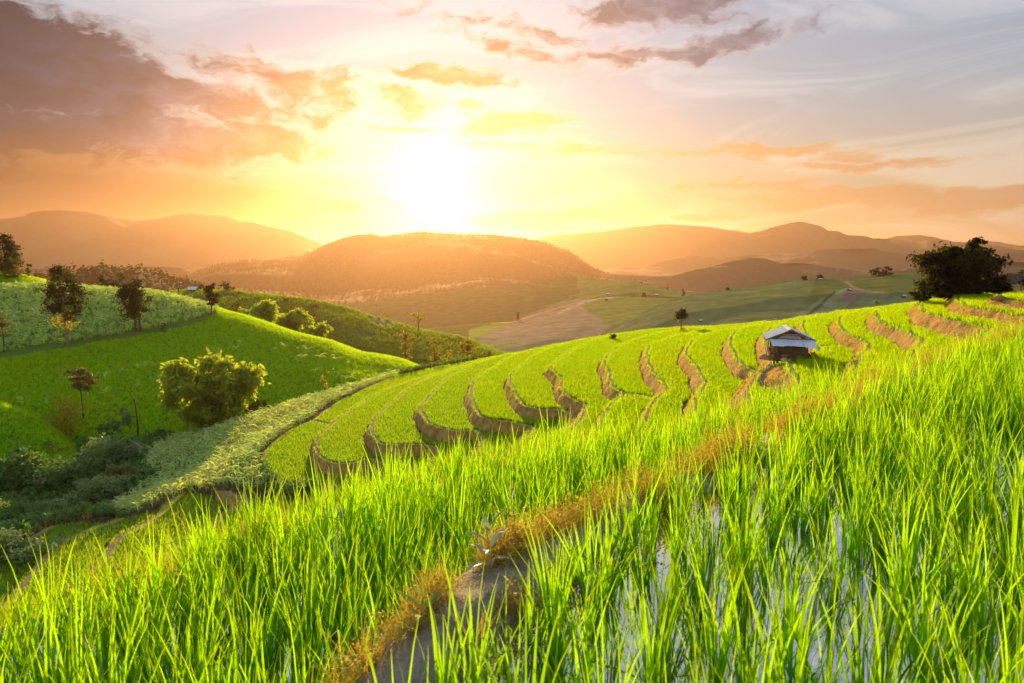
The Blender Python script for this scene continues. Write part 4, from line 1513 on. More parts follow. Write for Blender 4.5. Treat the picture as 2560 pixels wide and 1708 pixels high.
# --- the pale corn patch left of the lowest terrace
gxx, gyy = np.meshgrid(np.arange(-48, 10, 0.82), np.arange(52, 116, 0.50), indexing='ij')
P = np.c_[gxx.ravel(), gyy.ravel()] + RNG.uniform(-0.10, 0.10, (gxx.size, 2))
P = np.c_[P, terrain_at(P[:, 0], P[:, 1], TZ)]
px_, py_ = proj(P[:, 0], P[:, 1], P[:, 2])
tt = terrain_at(P[:, 0], P[:, 1], terr.astype(float))
hs_ = terrain_at(P[:, 0], P[:, 1], Hs)
CORN = [(278, 1285), (330, 1232), (400, 1195), (360, 1165), (380, 1120), (470, 1085), (520, 1075), (600, 1052), (680, 1022), (760, 997), (850, 972), (930, 952), (1000, 935),
        (1000, 960), (900, 1010), (800, 1060), (700, 1110), (655, 1150), (655, 1190), (672, 1225), (655, 1238), (620, 1238), (560, 1218), (470, 1232), (400, 1264), (320, 1294)]
ok = in_poly(px_, py_, CORN) & (tt < 0.05) & (hs_ < LEVELS[4] - 0.1)
P = P[ok]
o_ = np.argsort(np.hypot(P[:, 0], P[:, 1]))
P = P[o_]
corn_things, corn_rest = P[:300], P[300:]
scatter('corn_crop', corn_rest, C_corn, 0.85, 1.3, 0.15, 'pale blue green corn patch bordering the lowest rice terrace', 'corn')
corn_meshes = [o.data for o in C_corn.objects]
for i, p in enumerate(corn_things):
    o = bpy.data.objects.new('corn_plant', corn_meshes[i % len(corn_meshes)])
    link(o)
    o.location = tuple(p)
    o.rotation_euler = (RNG.uniform(-.12, .12), RNG.uniform(-.12, .12), RNG.uniform(0, 6.28))
    s = RNG.uniform(0.9, 1.3)
    o.scale = (s, s, s)
    tag(o, 'young corn plant at the near edge of the pale corn patch', 'corn plant', 'corn plants at the near edge of the pale patch')
print('counts', n_rice, len(bank_pts), len(lp), len(cp), len(rp_), len(corn_rest), len(P3), len(W3), len(E3))

# --- rough grass on the steep slope under the nearest paddy
n = 16000
ra, rr_ = RNG.uniform(rad(-45), rad(45), n), 6 + 26 * np.sqrt(RNG.random(n))
P = np.c_[rr_ * np.sin(ra), rr_ * np.cos(ra)]
P = np.c_[P, terrain_at(P[:, 0], P[:, 1], TZ)]
dE_, _, sE_ = seg_dist(P[:, 0], P[:, 1], EDGE)
P = P[(sE_ > 0) & (dE_ > 1.0) & (terrain_at(P[:, 0], P[:, 1], terr.astype(float)) < 0.5)]
scatter('slope_grass', P, C_hg, 0.4, 0.8, 0.4, 'rough grass on the steep slope below the foreground paddy', 'grass')


# ================================================================== trees and bushes
m_bark = plain_mat('bark', (0.13, 0.085, 0.05), 0.95, 0, 5.0, 0.4, 0.6, (1, 1, 0.3))
m_bark_pale = plain_mat('pale_bark', (0.34, 0.26, 0.19), 0.95, 0, 5.0, 0.35, 0.6, (1, 1, 0.3))
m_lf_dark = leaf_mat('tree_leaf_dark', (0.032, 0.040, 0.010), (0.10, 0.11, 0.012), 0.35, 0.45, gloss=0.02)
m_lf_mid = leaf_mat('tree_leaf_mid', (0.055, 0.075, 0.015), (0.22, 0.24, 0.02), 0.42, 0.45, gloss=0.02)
m_lf_gold = leaf_mat('tree_leaf_gold', (0.20, 0.19, 0.018), (0.62, 0.54, 0.03), 0.50, 0.40, gloss=0.01)
m_lf_olive = leaf_mat('tree_leaf_olive', (0.13, 0.17, 0.045), (0.34, 0.38, 0.05), 0.42, 0.40, gloss=0.04)
m_lf_grey = leaf_mat('bush_leaf_grey', (0.17, 0.29, 0.10), (0.30, 0.50, 0.08), 0.35, 0.40, gloss=0.05)
m_lf_bush = leaf_mat('bush_leaf_dark', (0.085, 0.18, 0.04), (0.22, 0.40, 0.04), 0.35, 0.45, gloss=0.05)
m_bamboo = leaf_mat('bamboo_leaf', (0.20, 0.29, 0.03), (0.60, 0.80, 0.05), 0.60, 0.40, gloss=0.02)
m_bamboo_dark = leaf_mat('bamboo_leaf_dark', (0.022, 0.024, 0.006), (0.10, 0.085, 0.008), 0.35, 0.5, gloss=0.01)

# a coarse copy of the spur for placing things on it
TS = np.stack([TX[::4, ::4], TY[::4, ::4], TZ[::4, ::4]], -1)
B_spur = bvh_of(TS)


def leaves(rng, centers, n, size, clump, flat=0.3, aspect=0.5):
    """diamond leaves gathered in sub-clumps inside ellipsoids [(cx,cy,cz,rx,ry,rz)]"""
    cen = np.array(centers, float)
    vol = (cen[:, 3] * cen[:, 4] * cen[:, 5]) ** 0.7
    ncl = max(6, int(n / 26))
    b = rng.choice(len(cen), ncl, p=vol / vol.sum())
    d = rng.normal(size=(ncl, 3))
    d /= np.linalg.norm(d, axis=1)[:, None]
    rr = rng.random((ncl, 1)) ** 0.42
    K = cen[b, :3] + d * rr * cen[b, 3:]
    ci = rng.integers(0, ncl, n)
    p = K[ci] + rng.normal(size=(n, 3)) * clump * np.array((1, 1, 0.7))
    a = rng.normal(size=(n, 3))
    a[:, 2] *= flat + 0.4
    a /= np.linalg.norm(a, axis=1)[:, None]
    t = rng.normal(size=(n, 3))
    s = np.cross(a, t)
    s /= np.linalg.norm(s, axis=1)[:, None] + 1e-9
    L = (size * rng.uniform(0.55, 1.25, n))[:, None]
    V = np.stack([p - a * L * .5, p + s * L * aspect * .5, p + a * L * .5, p - s * L * aspect * .5], 1).reshape(-1, 3)
    F = np.arange(4 * n).reshape(n, 4)
    return V, F, K


def crown_blobs(rng, h, w, lo, n, top=0.5, taper=0.0):
    """a heap of ellipsoids between lo*h and h that fills a crown of width w"""
    out = []
    for i in range(n):
        t = (i + 0.5) / n
        z = h * (lo + (1 - lo) * (0.08 + 0.84 * t))
        prof = math.sin(math.pi * min(1, max(0.06, (t * 0.85 + 0.1) if taper <= 0 else (1 - t) * 0.8 + 0.12))) ** 0.7
        r = w / 2 * prof
        a = rng.uniform(0, 6.28)
        k = rng.uniform(0.25, 0.6)
        br = w * rng.uniform(0.2, 0.3)
        out.append((math.cos(a) * r * k, math.sin(a) * r * k, z, br * (0.75 + prof * .5), br * (0.75 + prof * .5), br * 0.75))
    return out


def make_tree(name, base, h, w, label, group=None, cat='tree', lo=0.35, nb=9, nl=1800, leaf=0.42, mat=None, bark=None, seed=1, trunks=1, tr=None, taper=0.0,
              blobs_=None, lean=(0, 0), skirt=None, clump=None):
    rng = np.random.default_rng(seed)
    root = empty(name, base)
    tr = tr or h * 0.022
    bl = blobs_ or crown_blobs(rng, h, w, lo, nb, taper=taper)
    V, F, K = leaves(rng, bl, nl, leaf, clump or w * 0.06)
    for t in range(trunks):
        mb = MB()
        ox = (t - (trunks - 1) / 2) * w * 0.12
        top = h * (0.86 if trunks == 1 else 0.7)
        pts = [(ox + lean[0] * s * s + 0.012 * h * math.sin(s * 5 + seed), lean[1] * s * s, -0.3 + (top + 0.3) * s) for s in np.linspace(0, 1, 7)]
        mb.tube(pts, [tr * 1.35] + [tr * (1 - 0.8 * s) for s in np.linspace(0.12, 1, 6)], 7)
        for kk in rng.choice(len(K), min(len(K), 9), replace=False):
            c = K[kk]
            zz = max(h * lo * 0.8, c[2] - w * 0.22)
            s = min(0.95, zz / top)
            i = s * s
            st = (ox + lean[0] * i, lean[1] * i, zz)
            mid_ = ((st[0] + c[0]) / 2, (st[1] + c[1]) / 2, (st[2] + c[2]) / 2 + 0.02 * h)
            mb.tube([st, mid_, tuple(c)], [tr * 0.4, tr * 0.25, tr * 0.08], 5)
        mb.build('trunk', bark or m_bark, root, True)
    mesh_np('crown', V, F, mat or m_lf_dark, root)
    if skirt:
        V, F, _ = leaves(rng, skirt[0], skirt[1], leaf, w * 0.05)
        mesh_np('low_foliage', V, F, skirt[2], root)
    tag(root, label, cat, group)
    return root


def make_bush(base, w, h, label, mat, nl, leaf, seed, name='bush', group=None, cat='bush', stems=True, squat=0.5):
    rng = np.random.default_rng(seed)
    root = empty(name, base)
    bl = []
    for i in range(7):
        a = rng.uniform(0, 6.28)
        r = w * 0.32 * math.sqrt(rng.random())
        rz = h * rng.uniform(0.28, 0.45)
        bl.append((math.cos(a) * r, math.sin(a) * r, rz * rng.uniform(0.9, 1.5), w * rng.uniform(0.18, 0.28), w * rng.uniform(0.18, 0.28), rz))
    V, F, K = leaves(rng, bl, nl, leaf, w * 0.05)
    V[:, 2] = np.maximum(V[:, 2], 0.0)
    mesh_np('foliage', V, F, mat, root)
    mb = MB()
    for kk in rng.choice(len(K), min(len(K), 8), replace=False):
        c = K[kk]
        mb.tube([(c[0] * .15, c[1] * .15, -0.2), (c[0] * .5, c[1] * .5, c[2] * .55), tuple(c)], [w * .014, w * .009, w * .004], 5)
    mb.build('stems', m_bark, root, True)
    tag(root, label, cat, group)
    return root


def make_bamboo(name, base, h, w, label, mat, n_culm, nl, leaf, seed, droop=0.5, culm_mat=None, lo=0.22, plumes=None, aspect=0.22, per=34):
    """a clump of arching canes, leaves hanging in sprays from their upper parts"""
    rng = np.random.default_rng(seed)
    root = empty(name, base)
    allp = []
    mb = MB()
    for c in range(n_culm):
        a = 2 * math.pi * c / n_culm + rng.uniform(-.3, .3)
        reach = w / 2 * rng.uniform(0.25, 1.0)
        H = h * rng.uniform(0.72, 1.0) * (1 - 0.25 * reach / (w / 2))
        b0 = (math.cos(a) * w * 0.09 * rng.random(), math.sin(a) * w * 0.09 * rng.random())
        pts = []
        for s in np.linspace(0, 1, 9):
            out = reach * (s ** 2.0)
            z = H * (math.sin(min(s * 1.25, 1.57)) if droop < 0.3 else math.sin(s * (1.57 + droop * 0.75)))
            pts.append((b0[0] + math.cos(a) * out, b0[1] + math.sin(a) * out, z - 0.2 * (1 - s)))
        mb.tube(pts, [0.045 * (1 - 0.85 * s) * h / 8 for s in np.linspace(0, 1, 9)], 5)
        allp.append(np.array(pts))
    mb.build('canes', culm_mat or m_bark, root, True)
    sp = []
    for _ in range(int(nl / per)):
        P_ = allp[rng.integers(n_culm)]
        s = lo + (1 - lo) * rng.random() ** 0.75
        x = s * 8
        i = min(int(x), 7)
        q = P_[i] + (P_[i + 1] - P_[i]) * (x - i)
        sp.append(q + rng.normal(size=3) * w * 0.05 * np.array((1, 1, .6)))
    if plumes:
        pb, share, uu = plumes
        vol = np.array([(q[2] * q[3]) for q in pb], float)
        for bi in rng.choice(len(pb), int(nl / per * share), p=vol / vol.sum()):
            q = pb[bi]
            dv = rng.normal(size=3)
            dv = dv / np.linalg.norm(dv) * rng.random() ** 0.5
            sp.append(np.array((q[0] + dv[0] * q[2], dv[1] * q[2] * 1.1, q[1] + dv[2] * q[3])) * uu)
    sp = np.array(sp)
    ci = rng.integers(0, len(sp), nl)
    p = sp[ci] + rng.normal(size=(nl, 3)) * np.array((1, 1, 0.8)) * w * 0.042
    av = rng.normal(size=(nl, 3)) * 0.7 + np.array((0, 0, -0.75))
    av /= np.linalg.norm(av, axis=1)[:, None]
    s_ = np.cross(av, rng.normal(size=(nl, 3)))
    s_ /= np.linalg.norm(s_, axis=1)[:, None]
    L = (leaf * rng.uniform(0.6, 1.3, nl))[:, None]
    V = np.stack([p, p + av * L * .4 + s_ * L * aspect, p + av * L, p + av * L * .4 - s_ * L * aspect], 1).reshape(-1, 3)
    V[:, 2] = np.maximum(V[:, 2], 0.02)
    mesh_np('foliage', V, np.arange(4 * nl).reshape(nl, 4), mat, root)
    tag(root, label, 'bamboo')
    return root


def put(px, py, surf, yfix=None):
    if yfix:
        return at_y(px, py, yfix)
    return hit_near(px, py, surf)


def m_px(base, n):
    """metres that n photo pixels span at that distance"""
    return n / FPX * (base[1] * CT - base[2] * ST)


def tree_px(px, top, bot, w, surf, label, yfix=None, **kw):
    b = put(px, bot, surf, yfix)
    if b is None:
        b = at_y(px, bot, 130)
    return make_tree(kw.pop('name', 'tree'), b, m_px(b, bot - top), m_px(b, w), label, **kw)


# --- left hill
b = put(168, 862, B_left)
hT, u = m_px(b, 197), m_px(b, 1)
bl = [(-8, 0, 185, 16, 16, 14), (4, 0, 165, 26, 24, 16), (-25, 4, 150, 24, 22, 16), (28, -4, 148, 26, 24, 15), (-38, 0, 130, 22, 22, 13), (0, 0, 130, 34, 30, 18), (45, 0, 128, 22, 20, 12),
      (-30, 4, 108, 26, 24, 16), (20, 0, 105, 34, 28, 16), (-15, 0, 88, 26, 24, 14), (24, 0, 82, 20, 20, 12), (-36, 0, 90, 16, 16, 10), (6, 0, 66, 16, 16, 12)]
make_tree('tree', b, hT, u * 120, 'tall dark layered tree with a pale trunk at the edge of the left corn field', nl=6500, leaf=u * 6.0, seed=21, bark=m_bark_pale,
          blobs_=[tuple(c * u for c in q) for q in bl], mat=m_lf_dark, tr=u * 3.4, clump=u * 4.5,
          skirt=([tuple(c * u for c in q) for q in [(-20, 0, 58, 14, 12, 14), (16, 0, 48, 14, 12, 10), (4, 0, 34, 10, 10, 10), (-4, 0, 70, 16, 14, 10)]], 420, m_lf_gold))
tree_px(346, 702, 828, 88, B_left, 'round dark tree on two thin trunks beside the left corn field', nl=4200, leaf=0.46, seed=22, trunks=2, lo=0.26, nb=13, mat=m_lf_dark)
tree_px(530, 709, 788, 37, B_left, 'slim dark tree on the crest where corn meets rice', nl=2200, leaf=0.40, seed=23, lo=0.25, nb=9, mat=m_lf_dark)
tree_px(262, 684, 745, 36, None, 'small dark round tree behind the corn crest, left of a pair', 172, nl=900, leaf=0.42, seed=24, lo=0.15, nb=7, group='pair of trees behind the corn crest')
tree_px(299, 688, 748, 44, None, 'dark bushy tree behind the corn crest, right of a pair', 174, nl=1100, leaf=0.42, seed=25, lo=0.12, nb=8, group='pair of trees behind the corn crest')
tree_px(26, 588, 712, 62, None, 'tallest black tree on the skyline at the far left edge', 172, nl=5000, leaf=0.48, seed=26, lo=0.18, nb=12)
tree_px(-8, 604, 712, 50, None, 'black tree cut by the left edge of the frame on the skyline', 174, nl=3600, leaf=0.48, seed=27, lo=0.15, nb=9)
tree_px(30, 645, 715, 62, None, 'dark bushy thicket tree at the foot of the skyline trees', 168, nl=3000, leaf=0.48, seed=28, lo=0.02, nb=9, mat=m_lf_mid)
tree_px(72, 655, 712, 24, None, 'little leaning tree right of the black skyline trees', 170, nl=420, leaf=0.36, seed=29, lo=0.35, nb=5, mat=m_lf_mid)
b = at_y(90, 708, 166)
make_bush(b, m_px(b, 14), m_px(b, 12), 'tiny dark bush on the left skyline field edge', m_lf_dark, 220, 0.3, 30)
tree_px(10, 778, 878, 54, B_left, 'olive small tree cut by the left edge in the corn field', nl=900, leaf=0.34, seed=31, lo=0.3, nb=7, mat=m_lf_olive)
b = put(406, 826, B_left)
make_bush(b, m_px(b, 18), m_px(b, 27), 'small upright shrub with a golden top at the corn field border', m_lf_mid, 320, 0.28, 32)

# --- gully on the left
b = put(210, 1046, B_left)
u = m_px(b, 1)
r_ = make_tree('tree', b, u * 130, u * 80, 'slender flat topped tree rising from the left gully bushes', nl=1700, leaf=u * 7.5, seed=41, bark=m_bark, tr=u * 2.0, mat=m_lf_olive,
               blobs_=[tuple(c * u for c in q) for q in [(0, 0, 118, 30, 26, 7), (14, 0, 104, 28, 22, 7), (-12, 4, 100, 18, 16, 7), (24, 0, 92, 14, 14, 6), (-4, 0, 84, 14, 12, 6), (10, 0, 76, 12, 10, 6)]], clump=u * 4, lean=(-u * 6, 0))
b2_ = MB()
b2_.tube([(-u * 4, 0, u * 88), (-u * 35, 0, u * 98), (-u * 62, 0, u * 116)], [u * .9, u * .6, u * .3], 5)
b2_.build('dry_branch', m_bark_pale, r_, True)
b = put(172, 1100, B_left)
b = b if b is not None else at_y(172, 1100, 84)
u = m_px(b, 1)
make_tree('tree', b, u * 105, u * 120, 'sparse yellow leaved tree above the gully bushes', nl=2200, leaf=u * 6, seed=42, lo=0.15, nb=12, mat=m_lf_gold, trunks=2, tr=u * 1.2, clump=u * 7)
b = put(530, 1072, B_left)
make_bamboo('bamboo_clump', b, m_px(b, 196), m_px(b, 205), 'large golden bamboo clump standing beside the pale corn patch', m_bamboo, 34, 11000, 0.95, 43, 0.15, m_bark_pale, 0.2,
            plumes=([(-88, 148, 26, 26), (-55, 160, 34, 26), (-5, 172, 36, 24), (40, 150, 30, 26), (82, 158, 24, 30), (102, 118, 26, 34), (-78, 100, 34, 36), (0, 105, 62, 50), (55, 85, 46, 40), (-25, 50, 46, 34), (32, 38, 36, 28)], 1.6, m_px(b, 1)), per=260)
b = put(470, 1082, B_left)
u = m_px(b, 1)
make_tree('tree', b, u * 175, u * 60, 'thin pale leaning tree left of the golden bamboo', nl=420, leaf=u * 5, seed=44, bark=m_bark_pale, tr=u * 1.6, mat=m_lf_gold, lean=(-u * 42, 0),
          blobs_=[tuple(c * u for c in q) for q in [(-40, 0, 160, 16, 14, 10), (-50, 0, 135, 14, 12, 12), (-48, 0, 100, 16, 12, 8)]])
b = put(346, 1096, B_left)
b = b if b is not None else at_y(346, 1096, 84)
u = m_px(b, 1)
mb = MB()
mb.tube([(0, 0, -.3), (0, 0, u * 50), (-u * 3, 0, u * 98)], [u * 2.2, u * 1.8, u * 1.2], 6)
mb.tube([(-u * 3, 0, u * 90), (-u * 12, 0, u * 112), (-u * 30, 0, u * 138)], [u * .8, u * .6, u * .3], 5)
tag(mb.build('dead_tree', m_bark, None, True), 'bare dead trunk standing between gully bushes and bamboo', 'dead tree').location = tuple(b)
for (px, bot, w_, h_, mat_, n_, lab, sd) in [
        (632, 1040, 60, 62, m_lf_olive, 900, 'green shrub at the right foot of the golden bamboo', 51),
        (664, 1030, 26, 44, m_lf_gold, 420, 'brownish narrow shrub right of the golden bamboo', 52),
        (275, 1102, 56, 66, m_lf_bush, 800, 'dark shrub with grey leaves in the gully centre', 53),
        (310, 1062, 44, 42, m_lf_grey, 500, 'grey leaved bush top in front of the green hillside', 54)]:
    b = put(px, bot, B_left)
    b = b if b is not None else at_y(px, bot, 86)
    make_bush(b, m_px(b, w_), m_px(b, h_), lab, mat_, n_, 0.34, sd)
b = put(812, 990, B_left)
b = b if b is not None else at_y(812, 990, 104)
make_tree('tree', b, m_px(b, 62), m_px(b, 36), 'small brown sapling at the far edge of the corn patch', nl=260, leaf=0.3, seed=55, lo=0.35, nb=6, mat=m_lf_gold, tr=0.05)

# --- thicket on the gully floor, lower left
for (px, bot, w_, h_, mat_, n_, lf_, lab, sd) in [
        (52, 1232, 150, 105, m_lf_bush, 3200, 0.42, 'big dark broad leaved bush at the left edge', 61),
        (175, 1225, 150, 105, m_lf_bush, 3000, 0.30, 'dense dark green bush in the middle of the thicket', 62),
        (255, 1175, 130, 95, m_lf_grey, 2800, 0.26, 'grey green bush under the yellow leaved tree', 63),
        (330, 1160, 70, 58, m_lf_grey, 1200, 0.26, 'small grey bush beside the blue pole', 64),
        (240, 1255, 140, 75, m_lf_grey, 2600, 0.24, 'pale grey bush nearest the low terraces', 65),
        (300, 1215, 90, 60, m_lf_olive, 1500, 0.26, 'olive bush at the tip of the pale corn patch', 66),
        (150, 1290, 130, 55, m_lf_grey, 2000, 0.24, 'low grey bush left of the dry grass', 67),
        (60, 1310, 150, 60, m_lf_bush, 2200, 0.26, 'low spreading green bush at the left edge', 68),
        (60, 1390, 200, 75, m_lf_grey, 2600, 0.22, 'lowest grey green bush in the left corner of the thicket', 69),
        (130, 1170, 110, 70, m_lf_olive, 1600, 0.30, 'olive bush behind the dark thicket', 70),
        (400, 1105, 90, 30, m_lf_bush, 900, 0.26, 'low dark hedge bush behind the corn patch', 71)]:
    b = put(px, bot, B_spur)
    if b is None or b[1] > 110:
        b = at_y(px, bot, 72)
    make_bush(b, m_px(b, w_), m_px(b, h_), lab, mat_, int(n_ * 1.2), lf_ * 1.35, sd)
mb = MB()
p0, p1 = at_y(320, 1097, 78), at_y(362, 1123, 74)
mb.tube([p0, p1], [0.05, 0.05], 6)
m_blue = plain_mat('blue_pipe', (0.12, 0.25, 0.33), 0.5)
tag(mb.build('water_pipe', m_blue, None, True), 'thin blue grey pipe slanting out of the gully bushes', 'pipe')

# --- second ridge
make_bamboo('bamboo_clump', put(662, 832, B_ridge, 165), m_px(at_y(662, 832, 165), 90), m_px(at_y(662, 832, 165), 90), 'feathery yellow bamboo at the left of the ridge grove', m_bamboo, 14, 2600, 0.9, 73, 0.5)
make_bamboo('bamboo_clump', at_y(735, 858, 162), m_px(at_y(735, 858, 162), 92), m_px(at_y(735, 858, 162), 86), 'feathery green bamboo in the middle of the ridge grove', m_bamboo, 14, 2800, 0.9, 74, 0.5)
make_bamboo('bamboo_clump', at_y(798, 872, 160), m_px(at_y(798, 872, 160), 74), m_px(at_y(798, 872, 160), 58), 'smaller yellow bamboo at the right of the ridge grove', m_bamboo, 10, 1700, 0.85, 75, 0.5)
for (px, top, bot, w_, lab, kw) in [
        (785, 752, 812, 62, 'dark round tree behind the ridge grove', dict(mat=m_lf_mid, nl=900, leaf=0.6, lo=0.05)),
        (742, 755, 800, 40, 'dark low tree behind the middle bamboo', dict(mat=m_lf_mid, nl=600, leaf=0.6, lo=0.05)),
        (592, 752, 800, 40, 'olive tree on the ridge slope left of the grove', dict(mat=m_lf_mid, nl=500, leaf=0.6, lo=0.3)),
        (1047, 764, 826, 44, 'lone hazy tree on the falling crest of the second ridge', dict(mat=m_lf_gold, nl=500, leaf=0.6, lo=0.25)),
        (1015, 828, 892, 46, 'pale hazy tree below the lone ridge tree', dict(mat=m_lf_gold, nl=700, leaf=0.6, lo=0.15)),
        (1017, 876, 915, 26, 'small yellow tree just above the corn strip', dict(mat=m_lf_gold, nl=300, leaf=0.45, lo=0.2)),
        (1086, 842, 925, 36, 'tall hazy orange tree above the terrace crest', dict(mat=m_lf_gold, nl=800, leaf=0.5, lo=0.2)),
        (1122, 872, 925, 36, 'round golden tree right of the tall orange one', dict(mat=m_lf_gold, nl=600, leaf=0.5, lo=0.1)),
        (1170, 845, 905, 46, 'golden tree at the right end of the second ridge', dict(mat=m_lf_gold, nl=800, leaf=0.6, lo=0.12)),
        (1222, 878, 905, 40, 'brown low tree at the very foot of the second ridge', dict(mat=m_lf_mid, nl=500, leaf=0.5, lo=0.02))]:
    yf = 158 if bot > 880 else 205
    tree_px(px, top, bot, w_, B_ridge, lab, yf if bot > 860 else None, seed=int(px), nb=7, **kw)
b = at_y(1066, 940, 128)
make_bush(b, m_px(b, 44), m_px(b, 42), 'dark brown bush poking over the corn strip', m_lf_mid, 700, 0.45, 81)
for (px, bot, w_, h_, lab) in [(600, 738, 16, 8, 'low brown bush on the second ridge, near its crest'), (612, 752, 14, 8, 'brown bush on the ridge slope under the crest'), (712, 754, 20, 12, 'dark bush on the ridge right of the grove top'),
                               (843, 905, 60, 46, 'pale rounded bush between the green hill and the ridge')]:
    b = put(px, bot, B_ridge)
    b = b if b is not None else at_y(px, bot, 180)
    make_bush(b, m_px(b, w_), m_px(b, h_), lab, m_lf_mid, 300, 0.5, int(px))
# crest of the second ridge
tree_px(502, 706, 737, 20, None, 'dark tree hiding behind the small far hut', 262, seed=82, nl=420, leaf=0.6, lo=0.05, nb=6)
tree_px(572, 707, 736, 44, None, 'umbrella shaped tree on the second ridge crest', 259, seed=83, nl=700, leaf=0.6, lo=0.3, nb=7)
b = at_y(472, 735, 259)
make_bush(b, m_px(b, 24), m_px(b, 12), 'low dark bush left of the small far hut', m_lf_dark, 300, 0.5, 84)
b = at_y(447, 738, 258)
u = m_px(b, 1)
mb = MB()
mb.tube([(0, 0, -.4), (0, 0, u * 12), (-u * 1, 0, u * 16)], [u * 2.2, u * 1.7, u * 1.4], 6)
for dx, zz in ((-8, 30), (-2, 30), (5, 36), (2, 26)):
    mb.tube([(0, 0, u * 13), (dx * u * .6, 0, u * zz * .65), (dx * u, 0, u * zz)], [u * 1.1, u * .8, u * .4], 5)
tag(mb.build('dead_tree', m_bark, None, True), 'bare forked dead tree on the second ridge crest', 'dead tree').location = tuple(b)
b = at_y(420, 738, 258)
mb = MB()
mb.tube([(0, 0, -.4), (0, 0, u * 15)], [u * 1.8, u * 1.5], 6)
for k in range(5):
    mb.tube([(0, 0, u * 13), (u * math.cos(k * 1.3) * 3, u * math.sin(k * 1.3) * 3, u * 18)], [u * .5, u * .2], 4)
tag(mb.build('tree_stump', m_bark, None, True), 'short broken stump left of the bare forked tree', 'stump').location = tuple(b)

# --- along the terrace crest
def crest_tree(px, py):
    """first place along the view ray where the spur is met, else its crest"""
    return hit_near(px, py + 4, B_spur)


b = crest_tree(1703, 826)
u = m_px(b, 1)
u *= 1.1
make_tree('tree', b, u * 54, u * 30, 'small lone round headed tree on the terrace crest', nl=1300, leaf=u * 4.0, seed=91, tr=u * 1.6, mat=m_lf_dark, clump=u * 3,
          blobs_=[tuple(c * u for c in q) for q in [(0, 0, 42, 12, 12, 10), (-5, 0, 36, 9, 9, 8), (6, 0, 38, 9, 9, 8)]],
          skirt=([tuple(c * u for c in q) for q in [(-6, 0, 22, 4, 4, 3), (5, 0, 6, 8, 6, 5)]], 160, m_lf_gold))
b = crest_tree(1535, 846)
make_bush(b, m_px(b, 26), m_px(b, 20), 'small dark bush peeping over the terrace crest', m_lf_mid, 420, 0.32, 92)
b = crest_tree(2190, 768)
u = m_px(b, 1)
make_tree('tree', b, u * 24, u * 22, 'tiny flat shrub on the crest above the dark soil heap', nl=300, leaf=u * 3, seed=93, tr=u * .7, mat=m_lf_olive, clump=u * 2,
          blobs_=[tuple(c * u for c in q) for q in [(-3, 0, 19, 8, 7, 3), (5, 0, 17, 7, 7, 3)]])
# big dark bamboo on the right
b = at_y(2398, 757, 68)
u = m_px(b, 1)
r_ = make_bamboo('bamboo_clump', b, u * 155, u * 190, 'huge black bamboo clump on the right skyline', m_bamboo_dark, 26, 9000, 0.42, 95, 0.42, None, 0.06)
rng_ = np.random.default_rng(96)
bl = [(-70, 0, 40, 40, 30, 30), (-55, 0, 85, 30, 30, 30), (-95, 0, 20, 22, 20, 14), (-30, 0, 115, 32, 28, 24), (25, 0, 118, 34, 28, 22), (65, 0, 90, 30, 26, 24), (80, 0, 50, 34, 26, 24), (102, 0, 34, 18, 18, 16),
      (0, 0, 80, 56, 40, 45), (10, 0, 30, 66, 40, 30), (20, 0, 140, 12, 10, 12), (30, 0, 154, 18, 10, 6), (44, 0, 149, 8, 8, 4), (-82, 0, 112, 14, 10, 9), (-95, 0, 98, 9, 8, 10), (100, 0, 62, 12, 10, 8), (118, 0, 28, 12, 10, 9)]
V, F, _ = leaves(rng_, [tuple(c * u for c in q) for q in bl], 22000, 0.36, u * 3.6, aspect=0.4)
mesh_np('inner_foliage', V, F, m_bamboo_dark, r_)
b = at_y(2300, 760, 66)
make_bush(b, m_px(b, 50), m_px(b, 62), 'olive lit bamboo shoots at the left foot of the black clump', m_lf_mid, 1300, 0.34, 97)

# --- right hill and the fields of the middle distance
for (px, top, bot, w_, yy, lab, sd) in [
        (2190, 668, 697, 34, 392, 'left half of the dark grove on the right hill crest', 101), (2212, 664, 696, 34, 393, 'right half of the dark grove on the right hill crest', 102),
        (2012, 689, 701, 14, 378, 'small dark tree on the right hill, left of the white hut', 103), (2049, 687, 702, 20, 382, 'dark tree hiding the white hut on the right hill', 104),
        (1818, 717, 730, 10, 363, 'single dot like tree on the sloping right hill crest', 105),
        (1603, 704, 716, 8, 860, 'far tiny tree on the green knoll, highest of three', 106), (1618, 709, 719, 6, 850, 'far tiny tree on the green knoll, second of three', 107),
        (1670, 718, 728, 8, 828, 'far tiny tree on the green knoll, lowest of three', 108), (1708, 723, 746, 9, 640, 'slim far tree at the left foot of the right hill', 109),
        (1610, 732, 748, 12, 660, 'round far tree beside the field road', 110), (1516, 748, 764, 10, 640, 'far dark tree in the green field left of the road', 111),
        (1695, 742, 750, 10, 630, 'low far tree below the slim one', 112), (1295, 780, 802, 12, 625, 'hazy tree at the corner of the brown field', 113)]:
    tree_px(px, top, bot, w_, None, lab, yy, seed=sd, nl=520, leaf=1.25 if yy < 500 else 1.8, lo=0.06, nb=7)

